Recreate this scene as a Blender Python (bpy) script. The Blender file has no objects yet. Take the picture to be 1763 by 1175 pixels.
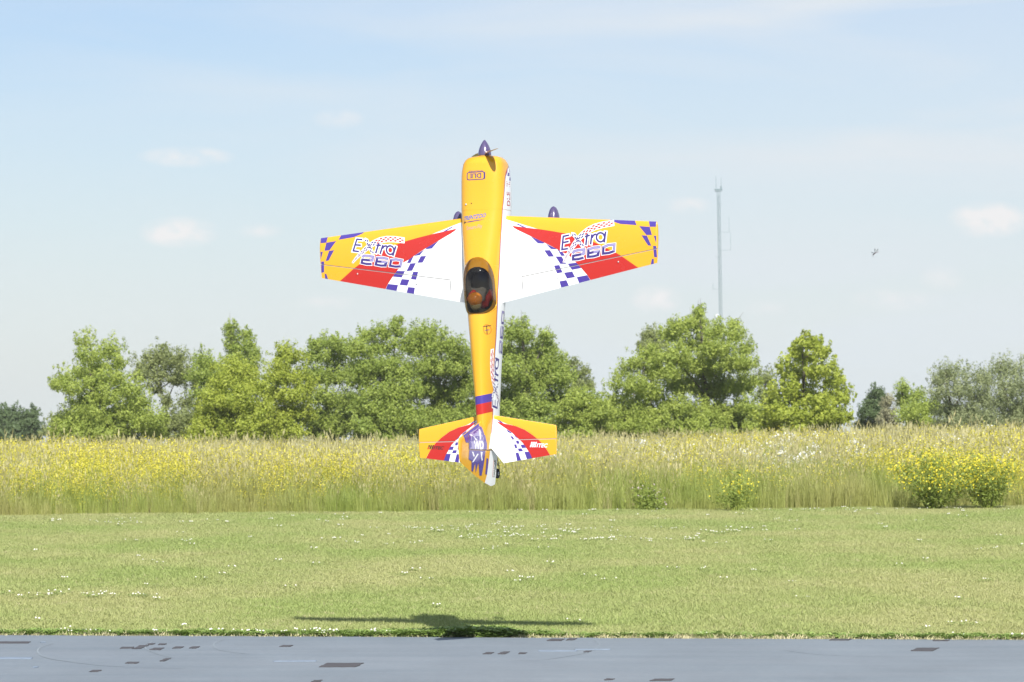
import bpy, bmesh, math, random
import numpy as np
from mathutils import Vector, Matrix, noise as mnoise

rng = np.random.default_rng(7)
random.seed(7)
sc = bpy.context.scene
COL = sc.collection
R = math.radians

# ------------------------------------------------------------------ camera
CAM_H = 1.6
PITCH = math.atan(110 / 6786.0)
cd = bpy.data.cameras.new('camera')
cam = bpy.data.objects.new('camera', cd)
COL.objects.link(cam)
cam.location = (0, 0, CAM_H)
cam.rotation_euler = (math.pi / 2 + PITCH, 0, 0)
cd.sensor_width = 36
cd.lens = 6786.0 * 36 / 1763
cd.clip_start = 0.5
cd.clip_end = 9000
cd.dof.use_dof = True
cd.dof.focus_distance = 25.8
cd.dof.aperture_fstop = 13
sc.camera = cam

# ------------------------------------------------------------------ sky and sun
SUN_EL, SUN_AZ = R(40), R(6.5)          # sun behind the camera, a little to the right
w = bpy.data.worlds.new('World')
sc.world = w
w.use_nodes = True
nt = w.node_tree
nt.nodes.clear()
def N(t, tree, **kw):
    n = tree.nodes.new(t)
    for k, v in kw.items():
        setattr(n, k, v)
    return n
L = nt.links.new
out = N('ShaderNodeOutputWorld', nt)
bg = N('ShaderNodeBackground', nt)
bg.inputs['Strength'].default_value = 0.048
sky = N('ShaderNodeTexSky', nt, sky_type='NISHITA', sun_disc=False)
sky.sun_elevation = SUN_EL
sky.sun_rotation = math.pi - SUN_AZ
sky.air_density = 1.0
sky.dust_density = 0.3
sky.ozone_density = 1.6
tc = N('ShaderNodeTexCoord', nt)
sep = N('ShaderNodeSeparateXYZ', nt)
L(tc.outputs['Generated'], sep.inputs[0])
mx = N('ShaderNodeMath', nt, operation='MAXIMUM')
mx.inputs[1].default_value = 0.004
L(sep.outputs['Z'], mx.inputs[0])
comb = N('ShaderNodeCombineXYZ', nt)
L(sep.outputs['X'], comb.inputs[0]); L(sep.outputs['Y'], comb.inputs[1]); L(mx.outputs[0], comb.inputs[2])
L(comb.outputs[0], sky.inputs[0])
# broad thin veil of high cloud
def mathn(op, a, b=None):
    n = N('ShaderNodeMath', nt, operation=op)
    for i, v in enumerate((a, b)):
        if v is None: continue
        if isinstance(v, (int, float)): n.inputs[i].default_value = v
        else: L(v, n.inputs[i])
    return n.outputs[0]
mp = N('ShaderNodeMapping', nt)
mp.inputs['Scale'].default_value = (6, 6, 34)
mp.inputs['Rotation'].default_value = (0, R(-9), 0)
L(tc.outputs['Generated'], mp.inputs[0])
n1 = N('ShaderNodeTexNoise', nt)
n1.inputs['Scale'].default_value = 1.3; n1.inputs['Detail'].default_value = 5; n1.inputs['Distortion'].default_value = 0.6
L(mp.outputs[0], n1.inputs['Vector'])
veil = N('ShaderNodeMapRange', nt)
veil.inputs['From Min'].default_value = 0.38; veil.inputs['From Max'].default_value = 0.70
veil.inputs['To Min'].default_value = 0.0; veil.inputs['To Max'].default_value = 0.55
L(n1.outputs['Fac'], veil.inputs['Value'])
# small fair weather puffs: centre and half size as direction (x/y, z/y)
PUFFS = [(320, 270, 75, 16, .55), (308, 400, 62, 24, .75), (582, 205, 40, 16, .35), (1702, 378, 62, 28, .85), (1130, 515, 40, 22, .6),
         (1185, 354, 38, 14, .4), (1622, 480, 36, 20, .3), (445, 398, 40, 12, .3), (1545, 515, 70, 18, .3), (560, 522, 60, 12, .25), (1320, 530, 35, 12, .25)]
dx = mathn('DIVIDE', sep.outputs['X'], sep.outputs['Y'])
dz = mathn('DIVIDE', sep.outputs['Z'], sep.outputs['Y'])
front = mathn('GREATER_THAN', sep.outputs['Y'], 0.0)
mp2 = N('ShaderNodeMapping', nt)
mp2.inputs['Scale'].default_value = (150, 150, 260)
L(tc.outputs['Generated'], mp2.inputs[0])
n2 = N('ShaderNodeTexNoise', nt)
n2.inputs['Scale'].default_value = 1.0; n2.inputs['Detail'].default_value = 6; n2.inputs['Roughness'].default_value = 0.6
L(mp2.outputs[0], n2.inputs['Vector'])
puff = None
for px, py, hw, hh, s in PUFFS:
    cx = (px - 881.5) / 6786; cz = (697.5 - py) / 6786
    ax = mathn('DIVIDE', mathn('SUBTRACT', dx, cx), hw / 6786 * 1.2)
    az = mathn('DIVIDE', mathn('SUBTRACT', dz, cz), hh / 6786 * 1.25)
    d2 = mathn('ADD', mathn('MULTIPLY', ax, ax), mathn('MULTIPLY', az, az))
    g = mathn('SUBTRACT', 1.0, mathn('SQRT', d2))
    g = mathn('MAXIMUM', mathn('MULTIPLY', g, s), 0.0)
    puff = g if puff is None else mathn('MAXIMUM', puff, g)
pm = mathn('MULTIPLY', puff, mathn('MULTIPLY', mathn('SUBTRACT', n2.outputs['Fac'], 0.30), 8.0))
pm = mathn('MINIMUM', mathn('MAXIMUM', mathn('MULTIPLY', pm, front), 0.0), 0.9)
# veil everywhere, denser to the right
vx = N('ShaderNodeMapRange', nt)
vx.inputs['From Min'].default_value = -0.16; vx.inputs['From Max'].default_value = 0.1
vx.inputs['To Min'].default_value = 0.25; vx.inputs['To Max'].default_value = 1.35
L(dx, vx.inputs['Value'])
# the veil thickens towards the right
base = N('ShaderNodeMapRange', nt)
base.inputs['From Min'].default_value = -0.11; base.inputs['From Max'].default_value = 0.12
base.inputs['To Min'].default_value = 0.0; base.inputs['To Max'].default_value = 0.42
L(dx, base.inputs['Value'])
vv = mathn('MINIMUM', mathn('ADD', mathn('MULTIPLY', veil.outputs[0], vx.outputs[0]), base.outputs[0]), 0.95)
hz_ = N('ShaderNodeMix', nt, data_type='RGBA', blend_type='MULTIPLY'); hz_.inputs['Factor'].default_value = 1.0
L(sky.outputs[0], hz_.inputs['A']); hz_.inputs['B'].default_value = (0.87, 0.92, 1.11, 1)
mixv = N('ShaderNodeMix', nt, data_type='RGBA')
L(vv, mixv.inputs['Factor']); L(hz_.outputs['Result'], mixv.inputs['A'])
mixv.inputs['B'].default_value = (8.0, 8.45, 8.9, 1)
low = N('ShaderNodeMapRange', nt)          # pale blue summer haze low over the horizon, all round
low.inputs['From Min'].default_value = 0.0; low.inputs['From Max'].default_value = 0.11
low.inputs['To Min'].default_value = 0.62; low.inputs['To Max'].default_value = 0.0
L(sep.outputs['Z'], low.inputs['Value'])
mixl = N('ShaderNodeMix', nt, data_type='RGBA')
L(low.outputs[0], mixl.inputs['Factor']); L(mixv.outputs['Result'], mixl.inputs['A'])
mixl.inputs['B'].default_value = (6.95, 7.9, 8.5, 1)
mixp = N('ShaderNodeMix', nt, data_type='RGBA')
L(pm, mixp.inputs['Factor']); L(mixl.outputs['Result'], mixp.inputs['A'])
mixp.inputs['B'].default_value = (9.1, 9.0, 9.0, 1)
L(mixp.outputs['Result'], bg.inputs['Color'])
L(bg.outputs[0], out.inputs['Surface'])

sd = bpy.data.lights.new('sun', 'SUN')
sun = bpy.data.objects.new('sun', sd)
COL.objects.link(sun)
sd.energy = 3.8
sd.angle = R(0.55)
sd.color = (1.0, 0.965, 0.90)
tosun = Vector((math.sin(SUN_AZ) * math.cos(SUN_EL), -math.cos(SUN_AZ) * math.cos(SUN_EL), math.sin(SUN_EL)))
sun.rotation_euler = tosun.to_track_quat('Z', 'Y').to_euler()
sun.location = (5, -20, 30)

sc.view_settings.view_transform = 'Standard'
sc.view_settings.look = 'None'
sc.view_settings.exposure = 1.04
sc.view_settings.gamma = 1
sc.view_settings.use_curve_mapping = False
sc.cycles.max_bounces = 6
sc.cycles.transparent_max_bounces = 12

# ------------------------------------------------------------------ helpers
def tag(o, label=None, cat=None, group=None, kind=None):
    if label: o['label'] = label
    if cat: o['category'] = cat
    if group: o['group'] = group
    if kind: o['kind'] = kind
    return o
def empty(name, loc=(0, 0, 0)):
    o = bpy.data.objects.new(name, None)
    o.location = loc
    o.empty_display_size = 0.2
    COL.objects.link(o)
    return o
def link(name, me, mats=(), parent=None, smooth=False):
    if not isinstance(mats, (list, tuple)): mats = [mats]
    for m in mats: me.materials.append(m)
    if smooth:
        me.polygons.foreach_set('use_smooth', [True] * len(me.polygons))
    o = bpy.data.objects.new(name, me)
    COL.objects.link(o)
    if parent: o.parent = parent
    return o
def pyobj(name, V, F, mats=(), parent=None, smooth=False):
    me = bpy.data.meshes.new(name)
    me.from_pydata([tuple(v) for v in V], [], F)
    me.update()
    return link(name, me, mats, parent, smooth)
def bmobj(name, bm, mats=(), parent=None, smooth=False, norm=True):
    if norm: bmesh.ops.recalc_face_normals(bm, faces=bm.faces)
    me = bpy.data.meshes.new(name)
    bm.to_mesh(me); bm.free()
    o = link(name, me, mats, parent, smooth)
    if smooth: me.set_sharp_from_angle(angle=R(38))
    return o
def fastmesh(name, V, nper, attrs=None):
    """V: (F, nper, 3) separate polygons"""
    V = np.asarray(V, dtype=np.float32)
    nf = V.shape[0]
    me = bpy.data.meshes.new(name)
    me.vertices.add(nf * nper)
    me.vertices.foreach_set('co', V.reshape(-1))
    me.loops.add(nf * nper)
    me.loops.foreach_set('vertex_index', np.arange(nf * nper, dtype=np.int32))
    me.polygons.add(nf)
    me.polygons.foreach_set('loop_start', np.arange(0, nf * nper, nper, dtype=np.int32))
    me.update(calc_edges=True)
    if attrs:
        for k, a in attrs.items():
            at = me.attributes.new(k, 'FLOAT', 'FACE')
            at.data.foreach_set('value', np.asarray(a, dtype=np.float32))
    return me
def at(px, py, Y):
    """point of the world seen at that place of the photograph at depth Y"""
    x = (px - 881.5) / 6786; v = (587.5 - py) / 6786
    yy = math.cos(PITCH) - v * math.sin(PITCH)
    zz = math.sin(PITCH) + v * math.cos(PITCH)
    return Vector((x / yy * Y, Y, CAM_H + zz / yy * Y))
def on_ground(px, py, z=0.0):
    v = (587.5 - py) / 6786
    yy = math.cos(PITCH) - v * math.sin(PITCH)
    zz = math.sin(PITCH) + v * math.cos(PITCH)
    Y = (z - CAM_H) / (zz / yy)
    return Vector(((px - 881.5) / 6786 / yy * Y, Y, z))

def principled(name, color, rough=0.5, **kw):
    m = bpy.data.materials.new(name)
    m.use_nodes = True
    b = m.node_tree.nodes['Principled BSDF']
    b.inputs['Base Color'].default_value = (*color, 1)
    b.inputs['Roughness'].default_value = rough
    for k, v in kw.items():
        b.inputs[k].default_value = v
    return m
def vary(m, c1, c2, scale=3.0, detail=4, lo=0.35, hi=0.65, coord='Object', bump=0, bscale=None, stretch=None):
    """mixes two real colours over the surface with noise"""
    t = m.node_tree; b = t.nodes['Principled BSDF']
    tcn = N('ShaderNodeTexCoord', t)
    src = tcn.outputs[coord]
    if stretch:
        mpn = N('ShaderNodeMapping', t); mpn.inputs['Scale'].default_value = stretch
        t.links.new(src, mpn.inputs[0]); src = mpn.outputs[0]
    nn = N('ShaderNodeTexNoise', t); nn.inputs['Scale'].default_value = scale; nn.inputs['Detail'].default_value = detail
    t.links.new(src, nn.inputs['Vector'])
    r = N('ShaderNodeMapRange', t); r.inputs['From Min'].default_value = lo; r.inputs['From Max'].default_value = hi
    t.links.new(nn.outputs['Fac'], r.inputs['Value'])
    mi = N('ShaderNodeMix', t, data_type='RGBA')
    t.links.new(r.outputs[0], mi.inputs['Factor'])
    mi.inputs['A'].default_value = (*c1, 1); mi.inputs['B'].default_value = (*c2, 1)
    t.links.new(mi.outputs['Result'], b.inputs['Base Color'])
    if bump:
        n3 = N('ShaderNodeTexNoise', t); n3.inputs['Scale'].default_value = bscale or scale * 6; n3.inputs['Detail'].default_value = 6
        t.links.new(src, n3.inputs['Vector'])
        bp = N('ShaderNodeBump', t); bp.inputs['Strength'].default_value = bump; bp.inputs['Distance'].default_value = 0.01
        t.links.new(n3.outputs['Fac'], bp.inputs['Height']); t.links.new(bp.outputs[0], b.inputs['Normal'])
    return mi

def film(name, color, rough=0.22):
    """glossy iron-on covering film, with very faint ripples"""
    m = principled(name, color, rough)
    b = m.node_tree.nodes['Principled BSDF']
    b.inputs['Coat Weight'].default_value = 0.35
    b.inputs['Coat Roughness'].default_value = 0.08
    t = m.node_tree
    tcn = N('ShaderNodeTexCoord', t)
    nn = N('ShaderNodeTexNoise', t); nn.inputs['Scale'].default_value = 9; nn.inputs['Detail'].default_value = 3
    t.links.new(tcn.outputs['Object'], nn.inputs['Vector'])
    bp = N('ShaderNodeBump', t); bp.inputs['Strength'].default_value = 0.12; bp.inputs['Distance'].default_value = 0.01
    t.links.new(nn.outputs['Fac'], bp.inputs['Height']); t.links.new(bp.outputs[0], b.inputs['Normal'])
    r = N('ShaderNodeMapRange', t)
    r.inputs['To Min'].default_value = rough * 0.8; r.inputs['To Max'].default_value = rough * 1.5
    t.links.new(nn.outputs['Fac'], r.inputs['Value']); t.links.new(r.outputs[0], b.inputs['Roughness'])
    return m
M = {
 'white': film('white_film', (0.74, 0.75, 0.75)),
 'yellow': film('yellow_film', (0.66, 0.330, 0.018)),
 'red': film('red_film', (0.42, 0.019, 0.014)),
 'purple': film('purple_film', (0.058, 0.036, 0.25)),
 'lav': film('lavender_print', (0.27, 0.24, 0.45)),
 'ink': principled('print_purple', (0.045, 0.030, 0.17), 0.35),
 'pale': principled('print_pale', (0.45, 0.26, 0.24), 0.4),
 'blue': principled('print_blue', (0.06, 0.13, 0.38), 0.4),
 'black': principled('print_black', (0.02, 0.018, 0.018), 0.4),
 'spin': principled('spinner_purple', (0.075, 0.058, 0.135), 0.24, **{'Coat Weight': 0.6}),
 'wood': principled('propeller_wood', (0.34, 0.17, 0.06), 0.3, **{'Coat Weight': 0.5}),
 'dark': principled('cockpit_black', (0.12, 0.12, 0.115), 0.6),
 'rubber': principled('rubber', (0.015, 0.015, 0.015), 0.8),
 'metal': principled('bright_metal', (0.55, 0.55, 0.56), 0.35, Metallic=0.9),
 'slot': principled('hinge_gap', (0.45, 0.44, 0.43), 0.6),
 'carbon': principled('carbon_leg', (0.03, 0.03, 0.035), 0.3),
}
vary(M['wood'], (0.36, 0.18, 0.06), (0.25, 0.11, 0.035), scale=30, stretch=(1, 1, 12))
# ------------------------------------------------------------------ ground
def sstep(t):
    t = np.clip(t, 0, 1)
    return t * t * (3 - 2 * t)
def ground_z(x, y):
    x = np.asarray(x, float); y = np.asarray(y, float)
    px = x / np.maximum(y, 1) * 6786 / 1763 + 0.5
    drop = np.interp(px, [-0.3, 0, 0.25, 0.5, 0.8, 1, 1.3], [0.95, 0.82, 0.70, 0.50, 0.30, 0.20, 0.12])
    z = -drop * sstep((y - 66) / 80.0)
    z = z - np.maximum(y - 168, 0) * 0.012
    return z - 0.010
def runway_edge(x): return 27.18 - 0.078 * x
def meadow_edge(x): return 59.2 + 0.34 * x

ys = np.concatenate([np.arange(-40, 20, 10), np.arange(20, 170, 3.0), np.geomspace(172, 1000, 16)])
xs = np.linspace(-1, 1, 61)
V = []; F = []
for i, y in enumerate(ys):
    half = 55 + abs(y) * 0.25
    for j, t in enumerate(xs):
        x = t * half
        V.append((x, y, float(ground_z(x, y))))
nx = len(xs)
for i in range(len(ys) - 1):
    for j in range(nx - 1):
        a = i * nx + j
        F.append((a, a + 1, a + nx + 1, a + nx))
m_ground = principled('lawn_soil', (0.10, 0.11, 0.04), 0.95)
vary(m_ground, (0.13, 0.14, 0.045), (0.17, 0.16, 0.07), scale=0.6, detail=8, bump=0.6, bscale=30)
tag(pyobj('ground', V, F, m_ground, smooth=True), kind='structure')

# runway: smooth blue grey fabric strip
x0, x1 = -40, 40
V = [(x0, -12, 0), (x1, -12, 0)]
F = []
n = 320
top = []
for i in range(n + 1):
    x = x0 + (x1 - x0) * i / n
    top.append((x, runway_edge(x) + 0.012 * mnoise.noise(Vector((x * 3.1, 0, 0))) + 0.02 * mnoise.noise(Vector((x * .7, 4, 0))), 0))
V = [(p[0], -12, 0) for p in top] + top
V += [(p[0], p[1], -0.02) for p in top]
for i in range(n):
    F.append((i, i + 1, n + 2 + i, n + 1 + i))
    F.append((n + 1 + i, n + 2 + i, 2 * n + 3 + i, 2 * n + 2 + i))
m_run = principled('runway_fabric', (0.27, 0.33, 0.39), 0.62)
mi = vary(m_run, (0.155, 0.184, 0.209), (0.182, 0.207, 0.232), scale=0.9, detail=9, lo=0.3, hi=0.7, coord='Object', bump=0.25, bscale=60, stretch=(0.5, 3.2, 1))
t = m_run.node_tree
# long faint scuffs running along the strip
tcn = N('ShaderNodeTexCoord', t); mpn = N('ShaderNodeMapping', t); mpn.inputs['Scale'].default_value = (0.9, 26, 1); mpn.inputs['Rotation'].default_value = (0, 0, 0.078)
t.links.new(tcn.outputs['Object'], mpn.inputs[0])
nn = N('ShaderNodeTexNoise', t); nn.inputs['Scale'].default_value = 1.0; nn.inputs['Detail'].default_value = 7
t.links.new(mpn.outputs[0], nn.inputs['Vector'])
rr = N('ShaderNodeMapRange', t); rr.inputs['From Min'].default_value = 0.52; rr.inputs['From Max'].default_value = 0.75; rr.inputs['To Max'].default_value = 0.5
t.links.new(nn.outputs['Fac'], rr.inputs['Value'])
mm = N('ShaderNodeMix', t, data_type='RGBA'); t.links.new(rr.outputs[0], mm.inputs['Factor']); t.links.new(mi.outputs['Result'], mm.inputs['A'])
mm.inputs['B'].default_value = (0.225, 0.26, 0.29, 1)
# grain of the fabric, dust and old stains
mpa = N('ShaderNodeMapping', t); mpa.inputs['Scale'].default_value = (22, 60, 1); t.links.new(tcn.outputs['Object'], mpa.inputs[0])
na_ = N('ShaderNodeTexNoise', t); na_.inputs['Scale'].default_value = 1.0; na_.inputs['Detail'].default_value = 3; t.links.new(mpa.outputs[0], na_.inputs['Vector'])
mpb = N('ShaderNodeMapping', t); mpb.inputs['Scale'].default_value = (1.1, .55, 1); t.links.new(tcn.outputs['Object'], mpb.inputs[0])
nb_ = N('ShaderNodeTexNoise', t); nb_.inputs['Scale'].default_value = 1.0; nb_.inputs['Detail'].default_value = 8; nb_.inputs['Roughness'].default_value = .65; t.links.new(mpb.outputs[0], nb_.inputs['Vector'])
def scl_(sock, a, b):
    r_ = N('ShaderNodeMapRange', t); r_.inputs['From Min'].default_value = .3; r_.inputs['From Max'].default_value = .7
    r_.inputs['To Min'].default_value = a; r_.inputs['To Max'].default_value = b; t.links.new(sock, r_.inputs['Value']); return r_.outputs[0]
mu_ = N('ShaderNodeMath', t, operation='MULTIPLY'); t.links.new(scl_(na_.outputs['Fac'], .90, 1.09), mu_.inputs[0]); t.links.new(scl_(nb_.outputs['Fac'], .90, 1.08), mu_.inputs[1])
vm_ = N('ShaderNodeVectorMath', t, operation='SCALE'); t.links.new(mm.outputs['Result'], vm_.inputs[0]); t.links.new(mu_.outputs[0], vm_.inputs['Scale'])
t.links.new(vm_.outputs[0], t.nodes['Principled BSDF'].inputs['Base Color'])
runway = tag(pyobj('runway', V, F, m_run), kind='structure')

m_patch = principled('dark_patch', (0.075, 0.07, 0.072), 0.8)
vary(m_patch, (0.045, 0.042, 0.046), (0.07, 0.066, 0.07), scale=25, stretch=(0.4, 3, 1))
m_streak = principled('pale_blue_paint', (0.36, 0.50, 0.68), 0.5)
vary(m_streak, (0.165, 0.205, 0.26), (0.215, 0.265, 0.33), scale=14)
m_scuff = principled('pale_scuff', (0.21, 0.245, 0.275), 0.95)
def patch(name, cx, cy, wpx, hpx, mat, skew=0.5):
    """patch glued on the strip: centre and size, each corner a little out of true"""
    c = []
    for sx, sy in ((-1, 1), (1, 1), (1, -1), (-1, -1)):
        k = skew * hpx * 2.2
        c.append(on_ground(cx + sx * wpx / 2 - sy * k + random.uniform(-1, 1), cy + sy * hpx / 2 + random.uniform(-.25, .25), 0))
    # ring of points along the edges, so that the outline is frayed
    P = []
    for a in range(4):
        p, q = c[a], c[(a + 1) % 4]
        for k in range(6):
            v = p.lerp(q, k / 6)
            if k: v = v + Vector((random.uniform(-.006, .006), random.uniform(-.012, .012), 0))
            P.append(v)
    n = len(P)
    Vv = [(p.x, p.y, 0.004) for p in P] + [(p.x, p.y, 0.0005) for p in P]
    Ff = [tuple(range(n))[::-1]] + [(i, (i + 1) % n, n + (i + 1) % n, n + i) for i in range(n)]
    o = pyobj(name, Vv, Ff, mat, runway)
    return o
for a in [(588, 1146, 62, 7), (20, 1107, 60, 3), (219, 1116, 20, 2.5), (242, 1115, 16, 6), (270, 1118, 17, 3.5), (260, 1109.5, 12, 2), (280, 1110, 11, 2), (307, 1115.5, 15, 3),
          (335, 1115.5, 13, 3), (493, 1113, 18, 2.5), (228, 1142, 20, 2.5), (164, 1156, 14, 3), (545, 1173.5, 14, 3), (841, 1125.5, 12, 3), (868, 1125, 12, 4), (900, 1125.5, 12, 2.2),
          (957, 1102.5, 22, 3.5), (984, 1101.5, 15, 3), (1592, 1119, 38, 5), (1447, 1102, 34, 2.2), (1140, 1171.5, 34, 3.5), (1049, 1170.5, 14, 2), (1620, 1103.5, 26, 1.8), (1012, 1122.5, 10, 2), (284, 1137, 9, 5)]:
    patch('runway_patch', *a, m_patch)
for a in [(508, 1139, 74, 1.4), (25, 1134, 60, 2.6), (960, 1121.5, 66, 1.6), (1020, 1118.8, 60, 1.1), (75, 1106.5, 8, 1.2), (61, 1149.5, 7, 2)]:
    o = patch('paint_streak', *a, m_streak, skew=0.2)
def scuff(pts, wd):
    P = [on_ground(x, y, 0) for x, y in pts]
    Q = []
    for i in range(len(P) - 1):          # Catmull-Rom
        p0, p1, p2, p3 = P[max(i - 1, 0)], P[i], P[i + 1], P[min(i + 2, len(P) - 1)]
        for k in range(8):
            t = k / 8
            Q.append(0.5 * ((2 * p1) + (p2 - p0) * t + (2 * p0 - 5 * p1 + 4 * p2 - p3) * t * t + (3 * p1 - p0 - 3 * p2 + p3) * t ** 3))
    Vv = []; Ff = []
    for i, q in enumerate(Q):
        d = (Q[min(i + 1, len(Q) - 1)] - Q[max(i - 1, 0)]).normalized()
        nrm = Vector((-d.y, d.x, 0)) * wd * random.uniform(.6, 1.2)
        Vv += [(q.x + nrm.x, q.y + nrm.y, 0.002), (q.x - nrm.x, q.y - nrm.y, 0.002)]
    for i in range(len(Q) - 1):
        Ff.append((2 * i, 2 * i + 1, 2 * i + 3, 2 * i + 2))
    pyobj('tyre_scuff', Vv, Ff, m_scuff, runway)
scuff([(92, 1108), (66, 1118), (74, 1131), (120, 1140), (200, 1148), (330, 1152)], 0.006)
scuff([(385, 1101), (368, 1110), (380, 1120), (430, 1127)], 0.006)
scuff([(262, 1105), (250, 1116), (270, 1126), (300, 1134)], 0.005)
scuff([(1024, 1102), (1032, 1112), (1010, 1124), (940, 1136), (880, 1138)], 0.006)
scuff([(1350, 1120), (1420, 1128), (1540, 1131), (1700, 1129)], 0.006)

# ------------------------------------------------------------------ vegetation materials
def foliage(name, c1, c2, rough=0.55, trans=0.48, pos_scale=None, c3=None, attr='tint'):
    m = bpy.data.materials.new(name); m.use_nodes = True
    t = m.node_tree; b = t.nodes['Principled BSDF']; o = t.nodes['Material Output']
    b.inputs['Roughness'].default_value = rough
    b.inputs['Specular IOR Level'].default_value = 0.35
    if attr == 'random':
        inf = N('ShaderNodeObjectInfo', t); fac = inf.outputs['Random']
    else:
        an = N('ShaderNodeAttribute', t); an.attribute_name = attr; fac = an.outputs['Fac']
    mi = N('ShaderNodeMix', t, data_type='RGBA'); t.links.new(fac, mi.inputs['Factor'])
    mi.inputs['A'].default_value = (*c1, 1); mi.inputs['B'].default_value = (*c2, 1)
    col = mi.outputs['Result']
    if pos_scale:
        g = N('ShaderNodeNewGeometry', t)
        mpg = N('ShaderNodeMapping', t); mpg.inputs['Scale'].default_value = pos_scale
        t.links.new(g.outputs['Position'], mpg.inputs[0])
        nn = N('ShaderNodeTexNoise', t); nn.inputs['Scale'].default_value = 1; nn.inputs['Detail'].default_value = 4
        t.links.new(mpg.outputs[0], nn.inputs['Vector'])
        r = N('ShaderNodeMapRange', t); r.inputs['From Min'].default_value = .38; r.inputs['From Max'].default_value = .62
        t.links.new(nn.outputs['Fac'], r.inputs['Value'])
        m2 = N('ShaderNodeMix', t, data_type='RGBA'); t.links.new(r.outputs[0], m2.inputs['Factor'])
        t.links.new(col, m2.inputs['A']); m2.inputs['B'].default_value = (*c3, 1)
        col = m2.outputs['Result']
    t.links.new(col, b.inputs['Base Color'])
    tr = N('ShaderNodeBsdfTranslucent', t); t.links.new(col, tr.inputs['Color'])
    ms = N('ShaderNodeMixShader', t); ms.inputs[0].default_value = trans
    t.links.new(b.outputs[0], ms.inputs[1]); t.links.new(tr.outputs[0], ms.inputs[2])
    t.links.new(ms.outputs[0], o.inputs['Surface'])
    return m
m_bark = principled('bark', (0.16, 0.13, 0.10), 0.9)
vary(m_bark, (0.085, 0.07, 0.052), (0.16, 0.14, 0.115), scale=6, stretch=(1, 1, .2), bump=0.6)

# ------------------------------------------------------------------ trees
def tube(Vv, Ff, pts, rad, n=6):
    """tapered tube along pts"""
    base = len(Vv)
    for i, p in enumerate(pts):
        d = (pts[min(i + 1, len(pts) - 1)] - pts[max(i - 1, 0)]).normalized()
        a = d.orthogonal().normalized(); b = d.cross(a)
        for k in range(n):
            an = 2 * math.pi * k / n
            Vv.append(p + (a * math.cos(an) + b * math.sin(an)) * rad[i])
    for i in range(len(pts) - 1):
        for k in range(n):
            Ff.append((base + i * n + k, base + i * n + (k + 1) % n, base + (i + 1) * n + (k + 1) % n, base + (i + 1) * n + k))
    Ff.append(tuple(base + k for k in range(n))[::-1])
    Ff.append(tuple(base + (len(pts) - 1) * n + k for k in range(n)))

def leaves(centres, radii, dens, size, aspect=0.55, seed=0, up=0.18, clump=(0.14, 0.31), upright=0.0, outline=1.0):
    """leaf cards grouped in clumps spread over and through each lobe"""
    g = np.random.default_rng(seed)
    P = []; T = []; D = []
    for c, r in zip(centres, radii):
        ncl = int(max(20, 112 * (r / 0.9) ** 2 * dens))
        d = g.normal(size=(ncl, 3)); d /= np.linalg.norm(d, axis=1)[:, None]
        d[:, 2] = np.abs(d[:, 2]) * .35 + d[:, 2] * .65
        rr = r * g.uniform(0.12, 1.06, ncl) ** 0.6
        # twiggy ends that stick out
        k = g.random(ncl) < 0.19 * outline
        rr[k] = r * g.uniform(1.0, 1.38, k.sum())
        cc = np.array(c) + d * rr[:, None] * np.array([1, .9, 1])
        cr = g.uniform(clump[0], clump[1], ncl) * (0.55 + 0.45 * min(r, 1.2))
        cr[k] *= 0.5
        spray = (d[:, 2] > .45) & (g.random(ncl) < .28 * outline)
        cr[spray] *= .6; cc[spray, 2] += .12 * r
        tint = g.uniform(0, 1, ncl)
        for q, s, tt, dd, spy in zip(cc, cr, tint, d, spray):
            nl = int(max(14, 95 * (s / 0.33) ** 2 * (0.10 / size) ** 1.3))
            e = g.normal(size=(nl, 3)); e /= np.linalg.norm(e, axis=1)[:, None]
            sh = s * g.uniform(0.2, 1.0, nl) ** 0.55
            pos = q + e * sh[:, None] * np.array([.9, .9, (1.25 + upright) * (1.7 if spy else 1)])
            P.append(pos); D.append(e * 0.8 + dd * 0.5)
            T.append(np.clip(tt * 0.8 + g.uniform(-.1, .3, nl), 0, 1))
    P = np.concatenate(P); D = np.concatenate(D); T = np.concatenate(T)
    n = len(P)
    nrm = D + g.normal(scale=0.65, size=(n, 3)) + np.array([0, -0.15, up])
    nrm /= np.linalg.norm(nrm, axis=1)[:, None]
    rv = g.normal(size=(n, 3)) + np.array([0, 0, -.5 + 2.2 * upright])
    a = np.cross(nrm, rv); a /= np.linalg.norm(a, axis=1)[:, None]
    b = np.cross(nrm, a)
    if upright: a, b = b, a
    sz = size * g.uniform(0.6, 1.35, n)
    a = a * sz[:, None] * .5; b = b * (sz * aspect)[:, None] * .5
    fold = nrm * (sz * 0.12)[:, None]
    Q = np.stack([P - a, P - a * .1 + b + fold, P + a, P - a * .1 - b + fold], axis=1)
    return Q, T

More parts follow.
